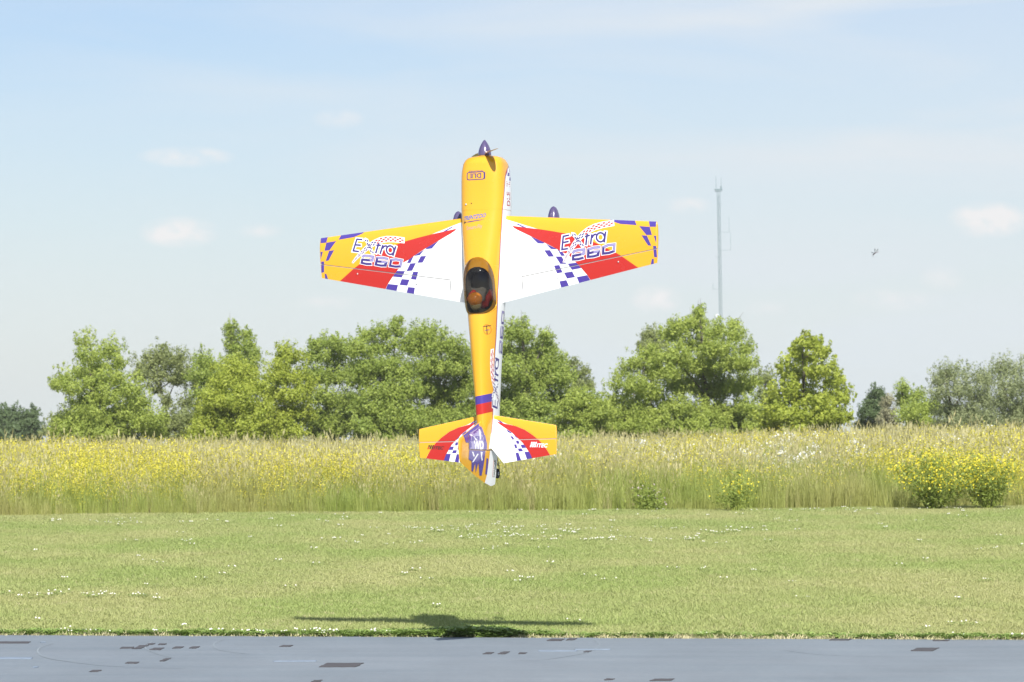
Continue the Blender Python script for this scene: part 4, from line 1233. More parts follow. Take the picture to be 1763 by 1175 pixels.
SY = -.037
S_YEL = [(0.02, -0.86), (0.52, -0.95), (0.52, -1.22), (0.4416, -1.1879), (0.406, -1.1313), (0.365, -1.0852), (0.3236, -1.0511), (0.2662, -1.0136), (0.2018, -0.9878), (0.1437, -0.9735), (0.0856, -0.9484), (0.02, -0.925)]
S_RED = [(0.066, -0.9521), (0.1242, -0.9706), (0.2018, -0.9884), (0.2661, -1.0142), (0.3236, -1.0517), (0.365, -1.0858), (0.406, -1.1319), (0.4416, -1.1891), (0.445, -1.22), (0.318, -1.22), (0.3111, -1.2009), (0.2893, -1.1553), (0.2516, -1.1003), (0.2134, -1.0633), (0.1751, -1.0292), (0.143, -1.0072), (0.1045, -0.9821)]
S_PUR = [[[0.0759, -0.9464], [0.0921, -0.9486], [0.1178, -0.9674], [0.0984, -0.9627]], [[0.1398, -1.0072], [0.1751, -1.031], [0.1737, -1.0358], [0.1492, -1.0267]], [[0.1879, -1.0397], [0.2134, -1.0633], [0.2184, -1.0724], [0.2005, -1.0581]], [[0.1649, -1.053], [0.1811, -1.0552], [0.1938, -1.0718], [0.1775, -1.0732]], [[0.1898, -1.1078], [0.2061, -1.1082], [0.2121, -1.1324], [0.1959, -1.132]], [[0.2033, -1.084], [0.2227, -1.0845], [0.2288, -1.1045], [0.2094, -1.104]], [[0.2352, -1.1107], [0.2611, -1.1114], [0.2749, -1.1321], [0.2445, -1.1332]], [[0.2153, -1.1355], [0.2412, -1.1349], [0.2518, -1.1544], [0.2214, -1.1548]], [[0.2602, -1.1588], [0.2925, -1.1572], [0.3124, -1.2009], [0.318, -1.23], [0.283, -1.23]], [[0.1985, -1.1633], [0.218, -1.1614], [0.2352, -1.2129], [0.238, -1.24], [0.21, -1.24]]]
HT = {1: ((0.2995, -1.1286), (0.4189, -1.1328), (0.3112, -1.0946), 'white'), -1: ((-0.4276, -1.1242), (-0.3136, -1.1282), (-0.4153, -1.0966), 'black')}
def make_tail(sg):
    xt = .482
    LE = lambda p: -.904 + (-.989 + .904) * abs(p) / .478
    TE = lambda p: -1.244 + (-1.179 + 1.244) * abs(p) / .478
    P = [sg * v for v in (.02, .06, .12, .22, .32, .42, xt)]
    foil = Foil(LE, TE, lambda p: .075, P, lambda p, q, h: (p, SY - h, q))
    hz = -1.078; gp = .0025
    hl = [((-1, hz + gp), (1, hz + gp)), ((-1, hz - gp), (1, hz - gp))]
    dg = [((sg * .117, -1.235), (sg * .02, -1.118)), ((sg * .046, -1.3), (sg * .046, -.8))]
    diag = lambda p, q: (abs(p) - .117) * (.117) - (q + 1.235) * .097 > 0 or q > -1.118   # outboard of the slanted root edge
    def slant(p, q):
        # line through (.117,-1.235) and (.02,-1.118)
        return (abs(p) - .117) * (.117) + (q + 1.235) * .097 > 0
    is_main = lambda p, q: q > hz + gp
    is_el = lambda p, q: q < hz - gp and slant(p, q)
    st, = split_foil(foil, hl + dg[:1], [('stabilizer', is_main, plane, M['white'])])
    el, = split_foil(foil, hl + dg[:1], [('elevator', is_el, plane, M['white'])])
    V = []
    for p in (.03, xt):
        for dq in (gp * 1.3, -gp * 1.3):
            for s in (1, -1):
                V.append(foil.to3(sg * p, hz + dq, s * (foil.h(sg * p, hz) - .002)))
    pyobj('hinge_strip', V, [(0, 2, 6, 4), (1, 3, 7, 5), (0, 1, 3, 2), (4, 5, 7, 6)], M['slot'], st)
    cuts = foil.cut_lines() + hl + dg[:1] + [((sg * xt, -2), (sg * xt, 1))] + [((P[0], LE(P[0]) - .0004), (P[-1], LE(P[-1]) - .0004)), ((P[0], TE(P[0]) + .0004), (P[-1], TE(P[-1]) + .0004))]
    m = lambda pts: [(sg * p[0], p[1]) for p in pts]
    inside = lambda p, q: TE(p) < q < LE(p) and .02 < abs(p) < xt + .0005
    stripes = [(m(S_YEL), 'yellow', 0), (m(S_RED), 'red', 2)]
    checks = [(m(q), 'purple', 5) for q in S_PUR]
    up = lambda p, q, l: foil.to3(p, q, foil.h(p, q) + l)
    dn = lambda p, q, l: foil.to3(p, q, -foil.h(p, q) - l)
    for part, test in ((st, is_main), (el, is_el)):
        t = lambda p, q, test=test: inside(p, q) and test(p, q)
        decal('colour_stripe', stripes, cuts, up, part, t)
        for cq in checks: decal('checker_square', [cq], cuts, up, part, t)
        decal('underside_stripe', stripes, cuts, dn, part, t)
    # maker's name: two slanted bars made of dots, then lettering
    bl, br, tl, key = HT[sg]
    ux, uy = Vector((br[0] - bl[0], br[1] - bl[1])), Vector((tl[0] - bl[0], tl[1] - bl[1]))
    polys = []
    def pt(u, v): return (bl[0] + ux.x * u + uy.x * v, bl[1] + ux.y * u + uy.y * v)
    for k, c in ((0, 0), (1, 0), (2, 0)):
        u0 = k * .125
        polys.append(([pt(u0, .62), pt(u0 + .085, .62), pt(u0 + .085, 1.0), pt(u0, 1.0)], key, 9))
        polys.append(([pt(u0, 0), pt(u0 + .085, 0), pt(u0 + .085, .50), pt(u0, .50)], key if not (sg < 0 and k == 0) else 'red', 9))
    polys.append(([pt(.03, .50), pt(.30, .50), pt(.30, .62), pt(.03, .62)], key, 10))
    tp, wd = text_polys('TEC', 1.0, bold=.035)
    hh = .72
    for q in tp:
        polys.append(([pt(.46 + x / wd * .54, y / hh * .72) for x, y in q], key, 9))
    polys.append(([pt(.385, 0), pt(.44, 0), pt(.44, .72), pt(.385, .72)], key, 9))
    decal('lettering', polys, cuts, up, el, lambda p, q: inside(p, q) and is_el(p, q))
make_tail(1); make_tail(-1)

# fuselage ----------------------------------------------------------
ST = [(.7915, .02, .015, .02, 2.0), (.791, .045, .03, .05, 2.2), (.788, .085, .055, .09, 2.4), (.780, .112, .075, .115, 2.6), (.765, .128, .088, .13, 2.8), (.74, .140, .1, .145, 3), (.68, .149, .108, .16, 3.2), (.55, .152, .113, .172, 3.3),
      (.43, .151, .122, .165, 3.2), (.25, .143, .145, .15, 3), (.10, .134, .165, .14, 2.8), (-.1, .118, .185, .128, 2.6), (-.26, .103, .2, .126, 2.4), (-.4, .090, .2, .124, 2.4),
      (-.6, .075, .19, .115, 2.4), (-.8, .061, .172, .106, 2.5), (-.95, .050, .157, .098, 2.7), (-1.06, .036, .14, .092, 2.8), (-1.135, .024, .125, .09, 3)]
SZ = np.array([s[0] for s in ST])[::-1]
SA = np.array([s[1:] for s in ST])[::-1]
def sect(z):
    """half width, dorsal, ventral, exponent at z (smoothed between stations)"""
    z = min(max(z, SZ[0]), SZ[-1])
    i = int(np.clip(np.searchsorted(SZ, z) - 1, 0, len(SZ) - 2))
    t = (z - SZ[i]) / (SZ[i + 1] - SZ[i])
    if SZ[i] < .7:
        def sl(k):
            if k <= 0 or k >= len(SZ) - 1: return (SA[min(max(k, 0) + 1, len(SZ) - 1)] - SA[min(max(k, 0), len(SZ) - 1) - (k > 0)]) / (SZ[min(max(k, 0) + 1, len(SZ) - 1)] - SZ[min(max(k, 0), len(SZ) - 1) - (k > 0)])
            return (SA[k + 1] - SA[k - 1]) / (SZ[k + 1] - SZ[k - 1])
        h = SZ[i + 1] - SZ[i]
        m0, m1 = sl(i) * h, sl(i + 1) * h
        if SZ[i + 1] > .7: m1 = (SA[i + 1] - SA[i])
        a = (2 * t ** 3 - 3 * t ** 2 + 1) * SA[i] + (t ** 3 - 2 * t ** 2 + t) * m0 + (-2 * t ** 3 + 3 * t ** 2) * SA[i + 1] + (t ** 3 - t ** 2) * m1
    else:
        a = SA[i] * (1 - t) + SA[i + 1] * t
    return a
def fus(th, z, lift=0.0):
    """th 0 = dorsal, +-pi = ventral, + = starboard"""
    w_, d, v, n = sect(z)
    s, c = math.sin(th), math.cos(th)
    e = 2 / n
    x = w_ * math.copysign(abs(s) ** e, s)
    y = -(d if c > 0 else v) * math.copysign(abs(c) ** e, c)
    r = math.hypot(x, y) or 1
    return (x * (1 + lift / r), y * (1 + lift / r), z)
def th_of_y(z, y):
    w_, d, v, n = sect(z)
    f = min(abs(y) / (d if y < 0 else v), 1.0)
    c = f ** (n / 2)
    return math.acos(c) if y < 0 else math.pi - math.acos(c)
def loft(z0, z1, n, close=True):
    bm = bmesh.new()
    rings = []
    K = 72
    zs = [z0 + (z1 - z0) * i / n for i in range(n + 1)]
    if z1 > .7: zs = sorted(set([z for z in zs if z < .74] + [.74, .752, .765, .7725, .780, .784, .788, .7896, .791, .7915]))
    for z in zs:
        rings.append([bm.verts.new(fus(2 * math.pi * k / K, z)) for k in range(K)])
    for a, b in zip(rings, rings[1:]):
        for k in range(K): bm.faces.new((a[k], a[(k + 1) % K], b[(k + 1) % K], b[k]))
    bm.faces.new(rings[0][::-1]); bm.faces.new(rings[-1])
    return bm
cowl = bmobj('cowling', loft(.4310, .7915, 26), M['yellow'], plane, smooth=True)
fuse = bmobj('fuselage', loft(-1.135, .4290, 110), M['yellow'], plane, smooth=True)
bmobj('firewall', loft(.426, .436, 1), M['yellow'], plane).scale = (.993, .993, 1)
for o in (fuse,):
    # cockpit opening cut out of the solid hull
    bm = bmesh.new()
    K = 36
    prof = []
    for k in range(K):
        a = 2 * math.pi * k / K
        c, s = math.cos(a), math.sin(a)
        e = .55 if s < 0 else .8
        prof.append((.103 * math.copysign(abs(c) ** .7, c), -.098 + (.148 if s > 0 else .152) * math.copysign(abs(s) ** e, s)))
    top = [bm.verts.new((x, -.40, z)) for x, z in prof]; bot = [bm.verts.new((x * .9, -.045, z)) for x, z in prof]
    for k in range(K): bm.faces.new((top[k], top[(k + 1) % K], bot[(k + 1) % K], bot[k]))
    bm.faces.new(top[::-1]); bm.faces.new(bot)
    cut = bmobj('cutter', bm, M['dark'])
    o.data.materials.append(M['dark'])
    md = o.modifiers.new('b', 'BOOLEAN'); md.operation = 'DIFFERENCE'; md.object = cut; md.solver = 'EXACT'
    cut.parent = plane
    bpy.context.view_layer.update()
    dgr = bpy.context.evaluated_depsgraph_get()
    new = bpy.data.meshes.new_from_object(o.evaluated_get(dgr))
    o.modifiers.clear(); o.data = new
    bpy.data.objects.remove(cut)

YB = [(-1.135, -.07), (-.95, -.066), (-.6, -.082), (-.4, -.075), (-.1, -.09), (.2, -.084), (.43, -.067), (.55, -.045), (.64, -.028), (.69, .0), (.715, .05), (.74, .10)]
def y_b(z): return float(np.interp(z, [a[0] for a in YB], [a[1] for a in YB]))
def side_map(sg):
    def f(v, z, l):
        z = min(max(z, -1.134), .78)
        t0 = th_of_y(z, y_b(z))
        th = t0 + (math.pi - t0) * v
        return fus(sg * th, z, l)
    return f
def side_y(sg):
    """sheet with true height y instead of the angle"""
    def f(y, z, l):
        return fus(sg * th_of_y(z, y), z, l)
    return f
vc = [((v, -2), (v, 2)) for v in (.02, .05, .08, .12, .18, .25, .33, .42, .5, .58, .66, .75, .83, .9, .95, .98)]
zc = [((-1, z), (2, z)) for z in np.concatenate([np.arange(-1.12, .70, .03), np.arange(.70, .745, .006)])]
for sg in (1, -1):
    for par, a, b in ((cowl, .4312, .738), (fuse, -1.134, .4288)):
        steps = [a + (b - a) * i / 12 for i in range(13)]
        decal('side_panel', [([(0, a), (1, a), (1, b), (0, b)], 'white', 0)], vc + zc, side_map(sg), par)
        decal('pinstripe', [([(0, a), (.016, a), (.016, b), (0, b)], 'red', 3), ([(.016, a), (.03, a), (.03, b), (.016, b)], 'purple', 3),
                            ([(.80, a), (.835, a), (.835, b), (.80, b)], 'red', 3), ([(.835, a), (1, a), (1, b), (.835, b)], 'purple', 3)] if a > 0 else
              [([(0, a + .10), (.014, a + .10), (.014, b), (0, b)], 'red', 3), ([(.014, a + .10), (.026, a + .10), (.026, b), (.014, b)], 'purple', 3),
               ([(.80, a + .1), (.82, a + .1), (.82, b), (.80, b)], 'red', 3), ([(.82, a + .1), (.84, a + .1), (.84, b), (.82, b)], 'purple', 3)], vc + zc, side_map(sg), par)
    # chequers and engine lettering on the cowl side
    ch = []
    for i in range(3):
        for j in range(4):
            if (i + j) % 2 == 0: ch.append(([(.05 + i * .11, .735 - j * .028), (.16 + i * .11, .735 - j * .028), (.15 + i * .11, .712 - j * .028), (.05 + i * .10, .712 - j * .028)], 'purple', 5))
    for cq in ch: decal('checker_square', [cq], vc + zc, side_map(sg), cowl)
    tp, wd = text_polys('DLE  III', 1, bold=.02)
    # letters run from tail to nose, tops towards the dorsal side (starboard)
    y0, y1 = .055, -.005
    decal('lettering', [([(y0 + (y1 - y0) * (py / .72), .455 + (px_ / wd) * .165) for px_, py in q], 'red', 5) for q in tp], [((-1, z), (2, z)) for z in np.arange(.45, .7, .03)], side_y(sg), cowl)
    # large art along the rear side
    A = []
    for q, k, l in ART:
        num = l in NUM_LAYERS
        pts = []
        for (u, v) in q:
            if num:      # the figures follow behind the word, in line with it
                zz = -.512 + (u - 505) / 900 * .285
                yy = .020 + (v + (u - 955) * .20 - 765) * .00030
            else:
                zz = -.872 + (u - 300) / 1090 * .40
                yy = .014 + (v - (715 - 145 * (u - 300) / 1090)) * .00027 - .012
            pts.append((yy, zz))
        A.append((pts, k, 8 + l))
    decal('lettering', A, [((y, -2), (y, 2)) for y in np.arange(-.15, .13, .02)] + [((-1, z), (2, z)) for z in np.arange(-.9, -.18, .04)], side_y(sg), fuse)

# top of the hull: bands near the tail, badges, lettering ------------------------------------
def top_map(t, z, l): return fus(t, z, l)
tc_ = [((t, -2), (t, 2)) for t in np.arange(-2.0, 2.01, .08)]
zt_ = [((-3, z), (3, z)) for z in np.arange(-1.12, .8, .035)]
def band(za, zb, key, lay):
    # band climbs towards starboard
    q = []
    n = 14
    T0 = 1.25
    up = [(-T0 + 2 * T0 * i / n, za + .030 * (i / n) ** 1.5) for i in range(n + 1)]
    lo = [(-T0 + 2 * T0 * i / n, zb + .030 * (i / n) ** 1.5) for i in range(n + 1)]
    return (up + lo[::-1], key, lay)
def limit_top(t, z):
    return abs(t) < th_of_y(z, y_b(z)) - .002
decal('tail_band', [band(-.800, -.853, 'purple', 1), band(-.853, -.921, 'red', 1)], tc_ + zt_ + [((-1.3 + .0, -.95), (-1.3, -.7))], top_map, fuse, limit_top)
def top_text(body, zc_, tcent, width, height, key, flip=False, bold=.01, shear=0, slope=0, par=cowl, lay=5):
    """words across the top: x to starboard; height along z. given in metres, mapped by angle"""
    tp, wd = text_polys(body, 1, shear=shear, bold=bold)
    polys = []
    for q in tp:
        pts = []
        for x, y in q:
            u = (x / wd - .5) * width; v = (y / .72 - .5) * height
            if flip: u, v = -u, -v
            z = zc_ + v + slope * u
            w_ = sect(z)
            xx = tcent + u
            s = min(abs(xx) / w_[0], .995) ** (w_[3] / 2)
            pts.append((math.copysign(math.asin(s), xx), z))
        polys.append((pts, key, lay))
    return polys
def xz(xx, z):
    w_ = sect(z); s = min(abs(xx) / w_[0], .995) ** (w_[3] / 2)
    return (math.copysign(math.asin(s), xx), z)
B = top_text('DLE', .655, -.022, .085, .030, 'ink', flip=True, bold=.02)
B += top_text('ENGINES', .685, -.022, .10, .010, 'ink', flip=True, bold=.01)
ring = []
for a in ell(-.022, .655, .066, .026, 28):
    xx = -.022 + math.copysign(min(abs(a[0] + .022) * 1.18, .062), a[0] + .022)
    ring.append(xz(xx, .655 + math.copysign(min(abs(a[1] - .655) * 1.25, .0245), a[1] - .655)))
rq = ribbon([(p[0] * .1, p[1]) for p in ring], .0055, True)[0]
B += [([(x * 10, y) for x, y in q], 'ink', 4) for q in rq]
decal('engine_badge', B, tc_ + zt_, top_map, cowl)
B = top_text('TRENTZOO', .385, -.030, .165, .026, 'blue', bold=.03, shear=.4, slope=.10)
B += [([xz(-.10, .352), xz(-.06, .357), xz(.0, .362), xz(.045, .370), xz(.0, .357), xz(-.06, .350)], 'ink', 4)]
B += top_text('Smart-Fly', .318, -.028, .115, .026, 'pale', bold=.012, slope=.08)
decal('sponsor_lettering', B, tc_ + zt_, top_map, fuse)
# badge on the turtle deck
B = []
cb = [(.052, -.365)]
sh = ribbon([(p[0] * .1, p[1]) for p in [xz(*v) for v in ell(.062, -.358, .016, .032, 18)]], .0022, True)[0]
B += [([(x * 10, y) for x, y in q], 'red', 3) for q in sh]
B += [([xz(.044, -.337), xz(.078, -.330), xz(.078, -.335), xz(.044, -.342)], 'black', 4), ([xz(.060, -.332), xz(.0635, -.332), xz(.0635, -.39), xz(.060, -.39)], 'black', 5), ([xz(.052, -.362), xz(.072, -.358), xz(.072, -.362), xz(.052, -.366)], 'ink', 6)]
decal('badge', B, tc_ + zt_, top_map, fuse)
for (xx, z, r, mk, nm) in ((-.093, .470, .007, 'metal', 'vent_tube'), (-.052, .475, .004, 'black', 'screw'), (-.098, .352, .006, 'black', 'fuel_dot')):
    bm = bmesh.new(); bmesh.ops.create_uvsphere(bm, u_segments=10, v_segments=8, radius=r)
    p = xz(xx, z)
    bmesh.ops.translate(bm, vec=fus(p[0], z, .001), verts=bm.verts)
    bmobj(nm, bm, M[mk], cowl if z > .43 else fuse, smooth=True)

# canopy ----------------------------------------------------------------------
m_glass = bpy.data.materials.new('smoked_canopy'); m_glass.use_nodes = True
t = m_glass.node_tree; t.nodes.clear()
o_ = N('ShaderNodeOutputMaterial', t); tr = N('ShaderNodeBsdfTransparent', t); tr.inputs[0].default_value = (.62, .60, .56, 1)
gl = N('ShaderNodeBsdfGlossy', t); gl.inputs['Roughness'].default_value = .04; gl.inputs['Color'].default_value = (1, 1, 1, 1)
fr = N('ShaderNodeFresnel', t); fr.inputs[0].default_value = 1.5
fm = N('ShaderNodeMath', t, operation='MULTIPLY'); fm.inputs[1].default_value = 0.75; t.links.new(fr.outputs[0], fm.inputs[0])
mxs = N('ShaderNodeMixShader', t); t.links.new(fm.outputs[0], mxs.inputs[0]); t.links.new(tr.outputs[0], mxs.inputs[1]); t.links.new(gl.outputs[0], mxs.inputs[2])
t.links.new(mxs.outputs[0], o_.inputs[0])
ZF, ZR = .118, -.258
def can_hw(z):
    u = (z - ZR) / (ZF - ZR)
    if u > .5: f = (1 - ((u - .5) / .5) ** 2.8) ** .46
    else: f = (1 - (abs(u - .5) / .5) ** 5) ** .28 if u > 0 else 0
    return .105 * max(f, 0.0)
def can_top(z):
    return float(np.interp(z, [-.258, -.20, -.12, -.03, .03, .075, .10, .118], [.199, .226, .247, .250, .238, .209, .186, .162]))
def can_pt(ph, z, grow=0.0):
    hw = can_hw(z)
    w_, d, v, n = sect(z)
    xb = min(hw, w_ * .955)
    yb = d * (1 - (xb / w_) ** n) ** (1 / n) - .004       # where the hull skin lies at that half width
    s, c = math.sin(ph), math.cos(ph)
    top_ = max(can_top(z), d * (1) + .001)
    y = yb + (top_ - yb) * abs(c) ** .85
    k = 1 + grow / .1
    return (xb * math.copysign(abs(s) ** .9, s) * k, -(y + grow * abs(c)), z)
bm = bmesh.new()
rings = []
nz = 40
for i in range(nz + 1):
    u = .5 - .5 * math.cos(math.pi * (i / nz))
    z = ZR + .0005 + (ZF - ZR - .001) * u
    rings.append([bm.verts.new(can_pt(-math.pi / 2 + math.pi * k / 28, z)) for k in range(29)])
for a, b in zip(rings, rings[1:]):
    for k in range(28): bm.faces.new((a[k], a[k + 1], b[k + 1], b[k]))
canopy = bmobj('canopy', bm, m_glass, plane, smooth=True)
# painted rim of the canopy
V = []; F = []
path = []
for sg in (1, -1):
    zz = [ZR + (ZF - ZR) * (.5 - .5 * math.cos(math.pi * i / 40)) for i in range(41)]
    pp = [Vector(can_pt(sg * math.pi / 2, min(max(z, ZR + .0008), ZF - .0008))) for z in zz]
    path.append(pp)
loop = path[0] + path[1][::-1]
rim = [p + Vector((0, .001, 0)) for p in loop]
tube(V, F, rim, [.0045] * len(rim), 6)
pyobj('canopy_frame', V, F, M['yellow'], canopy, smooth=True)

# cockpit: instrument hood, seat, pilot figure --------------------------------------
def blob(name, secs, mat, parent, K=20):
    """smooth body from elliptical sections (centre x, y, z, rx, ry) stacked along z"""
    V = []; F = []
    for cx, cy, cz, rx, ry in secs:
        for k in range(K):
            a = 2 * math.pi * k / K
            V.append((cx + rx * math.cos(a), cy + ry * math.sin(a), cz))
    for i in range(len(secs) - 1):
        for k in range(K): F.append((i * K + k, i * K + (k + 1) % K, (i + 1) * K + (k + 1) % K, (i + 1) * K + k))
    F.append(tuple(range(K))[::-1]); F.append(tuple((len(secs) - 1) * K + k for k in range(K)))
    return pyobj(name, V, F, mat, parent, smooth=True)
m_helm = principled('helmet_orange', (.95, .34, .02), .3, **{'Coat Weight': .5})
m_skin = principled('figure_tan', (.50, .42, .20), .6)
m_jack = principled('jacket_red', (.42, .03, .025), .7)
def sphere_mesh(name, c, r, mat, parent, sc3=(1, 1, 1)):
    bm = bmesh.new(); bmesh.ops.create_uvsphere(bm, u_segments=24, v_segments=16, radius=1)
    for v in bm.verts: v.co = Vector((c[0] + v.co.x * r * sc3[0], c[1] + v.co.y * r * sc3[1], c[2] + v.co.z * r * sc3[2]))
    return bmobj(name, bm, mat, parent, smooth=True)
pilot = sphere_mesh('pilot_figure', (-.012, -.168, -.190), .040, m_skin, plane, (.95, .95, 1.0))
tag(pilot, 'small pilot bust in an orange helmet and red jacket')
sphere_mesh('helmet', (-.012, -.180, -.158), .049, m_helm, pilot, (1, 1, .95))
for sx in (-1, 1):
    V = []; F = []
    tube(V, F, [Vector((sx * .012, -.125, -.205)), Vector((sx * .045, -.135, -.185)), Vector((sx * .066, -.125, -.155)), Vector((sx * .066, -.10, -.125)), Vector((sx * .060, -.075, -.10))], [.020, .027, .028, .022, .015], 14)
    pyobj('shoulder', V, F, m_jack, pilot, smooth=True)
# seat back and rear shelf
bm = bmesh.new(); bmesh.ops.create_cube(bm, size=1)
bmesh.ops.bevel(bm, geom=bm.edges[:], offset=.15, segments=2, affect='EDGES')
for v in bm.verts: v.co = Vector((v.co.x * .12, -.095 + v.co.y * .11, -.232 + v.co.z * .025))
bmobj('seat_back', bm, principled('seat_olive', (.10, .095, .05), .8), plane, smooth=True)
V = []; F = []
for i, z in enumerate((.052, .02)):
    for k in range(13):
        a = -1.35 + 2.7 * k / 12
        V.append((.082 * math.sin(a), -.05 - (.125 - .02 * i) * math.cos(a) ** .7, z))
for k in range(12): F.append((k, k + 1, 14 + k, 13 + k))
F.append(tuple(range(13, 26)))
pyobj('instrument_panel', V, F, principled('panel_grey', (.05, .055, .06), .6), plane, smooth=False)

# spinner and propeller ------------------------------------------------------
V = []; F = []
prof = [(.795, .0435), (.80, .0435), (.815, .0425), (.832, .039), (.85, .0330), (.866, .0255), (.880, .0175), (.890, .011), (.896, .0065), (.899, .002)]
K = 32
for z, r in prof:
    for k in range(K): V.append((r * math.cos(2 * math.pi * k / K), r * math.sin(2 * math.pi * k / K), z))
for i in range(len(prof) - 1):
    for k in range(K): F.append((i * K + k, i * K + (k + 1) % K, (i + 1) * K + (k + 1) % K, (i + 1) * K + k))
F.append(tuple(range(K))[::-1]); F.append(tuple((len(prof) - 1) * K + k for k in range(K)))
spinner = pyobj('spinner', V, F, M['spin'], plane, smooth=True)
pyobj('spinner_backplate', [(r * math.cos(2 * math.pi * k / K), r * math.sin(2 * math.pi * k / K), z) for z, r in ((.790, .040), (.7948, .0440)) for k in range(K)],
      [(k, (k + 1) % K, K + (k + 1) % K, K + k) for k in range(K)] + [tuple(range(K))[::-1], tuple(K + k for k in range(K))], M['metal'], plane)
prop = pyobj('propeller', [(.016 * math.cos(a), .016 * math.sin(a), z) for z in (.800, .822) for a in [2 * math.pi * k / 12 for k in range(12)]],
             [(k, (k + 1) % 12, 12 + (k + 1) % 12, 12 + k) for k in range(12)] + [tuple(range(12))[::-1], tuple(range(12, 24))], M['wood'], plane)
# blade directions in the plane's own axes
wd_ = Vector((.27, -.96, 0)).normalized()
ang = math.atan2(wd_.y, wd_.x) + R(22)
for s in (0, math.pi):
    V = []; F = []
    K = 16
    stn = [(.012, .024, .020, 60), (.04, .028, .018, 46), (.08, .042, .012, 32), (.14, .050, .008, 23), (.20, .047, .006, 18), (.26, .037, .004, 14), (.295, .024, .003, 12), (.31, .010, .002, 12)]
    for r, c, th, tw in stn:
        tw = R(tw)
        for k in range(K):
            a = 2 * math.pi * k / K
            u, v = c * .5 * math.cos(a), th * .5 * math.sin(a)
            # u lies across the blade, turned by the twist out of the disc
            y = u * math.cos(tw) - v * math.sin(tw); z = u * math.sin(tw) + v * math.cos(tw)
            p = Matrix.Rotation(ang + s, 3, 'Z') @ Vector((r, y, 0))
            V.append((p.x, p.y, .811 + z))
    for i in range(len(stn) - 1):
        for k in range(K): F.append((i * K + k, i * K + (k + 1) % K, (i + 1) * K + (k + 1) % K, (i + 1) * K + k))
    F.append(tuple(range(K))[::-1]); F.append(tuple((len(stn) - 1) * K + k for k in range(K)))
    pyobj('blade', V, F, M['wood'], prop, smooth=True)

# undercarriage ----------------------------------------------------------------
def pant(sx):
    V = []; F = []
    K = 20
    secs = [(.470, .004, .004, 0), (.462, .016, .018, 0), (.445, .026, .030, 0), (.415, .034, .042, 0), (.37, .039, .050, 0), (.32, .038, .048, -.002), (.27, .031, .038, -.006), (.22, .020, .024, -.010), (.185, .006, .008, -.014)]
    for z, rx, ry, oy in secs:
        for k in range(K):
            a = 2 * math.pi * k / K
            c, s = math.cos(a), math.sin(a)
            V.append((sx * .342 + rx * math.copysign(abs(c) ** .85, c), .350 + oy + ry * math.copysign(abs(s) ** .85, s), z))
    for i in range(len(secs) - 1):
        for k in range(K): F.append((i * K + k, i * K + (k + 1) % K, (i + 1) * K + (k + 1) % K, (i + 1) * K + k))
    F.append(tuple(range(K))[::-1]); F.append(tuple((len(secs) - 1) * K + k for k in range(K)))
    p = pyobj('wheel_pant', V, F, M['spin'], plane, smooth=True)
    wh = lathe_x('wheel', (sx * .342, .385, .33), .042, .026, M['rubber'], p)
    # gear leg: flat bowed strip
    V = []; F = []
    pts = [(.07, .150, .36, .07), (.15, .175, .355, .065), (.24, .24, .345, .05), (.30, .305, .335, .04), (.315, .345, .33, .034)]
    for x, y, z, c in pts:
        for dz, dy in ((c / 2, -.004), (c / 2, .004), (-c / 2, .004), (-c / 2, -.004)): V.append((sx * x, y + dy, z + dz))
    for i in range(len(pts) - 1):
        for k in range(4): F.append((i * 4 + k, i * 4 + (k + 1) % 4, (i + 1) * 4 + (k + 1) % 4, (i + 1) * 4 + k))
    F.append((0, 1, 2, 3)); F.append(tuple(len(V) - 4 + k for k in range(4)))
    pyobj('gear_leg', V, F, M['white'], plane)
def lathe_x(name, c, r, wd, mat, parent, K=24):
    V = []; F = []
    prof = [(-wd / 2, r * .35), (-wd / 2, r * .8), (-wd * .35, r * .97), (0, r), (wd * .35, r * .97), (wd / 2, r * .8), (wd / 2, r * .35)]
    for x, rr in prof:
        for k in range(K):
            a = 2 * math.pi * k / K
            V.append((c[0] + x, c[1] + rr * math.cos(a), c[2] + rr * math.sin(a)))
    for i in range(len(prof) - 1):
        for k in range(K): F.append((i * K + k, i * K + (k + 1) % K, (i + 1) * K + (k + 1) % K, (i + 1) * K + k))
    F.append(tuple(range(K))[::-1]); F.append(tuple((len(prof) - 1) * K + k for k in range(K)))
    return pyobj(name, V, F, mat, parent, smooth=True)
pant(1); pant(-1)
tw = lathe_x('tail_wheel', (0, .118, -1.292), .033, .022, M['rubber'], plane)
lathe_x('wheel_hub', (0, .118, -1.292), .014, .026, M['metal'], tw)
V = []; F = []
tube(V, F, [Vector((.0, .075, -1.10)), Vector((.0, .105, -1.16)), Vector((.016, .115, -1.24)), Vector((.017, .118, -1.292))], [.003] * 4, 6)
tube(V, F, [Vector((-.0, .078, -1.12)), Vector((-.0, .112, -1.20)), Vector((-.016, .118, -1.24)), Vector((-.017, .118, -1.292))], [.0025] * 4, 6)
tube(V, F, [Vector((.018, .118, -1.292)), Vector((-.018, .118, -1.292))], [.003, .003], 6)
tube(V, F, [Vector((.012, .112, -1.24)), Vector((.012, .075, -1.21))], [.002, .002], 5)
pyobj('tail_wheel_bracket', V, F, M['carbon'], plane)

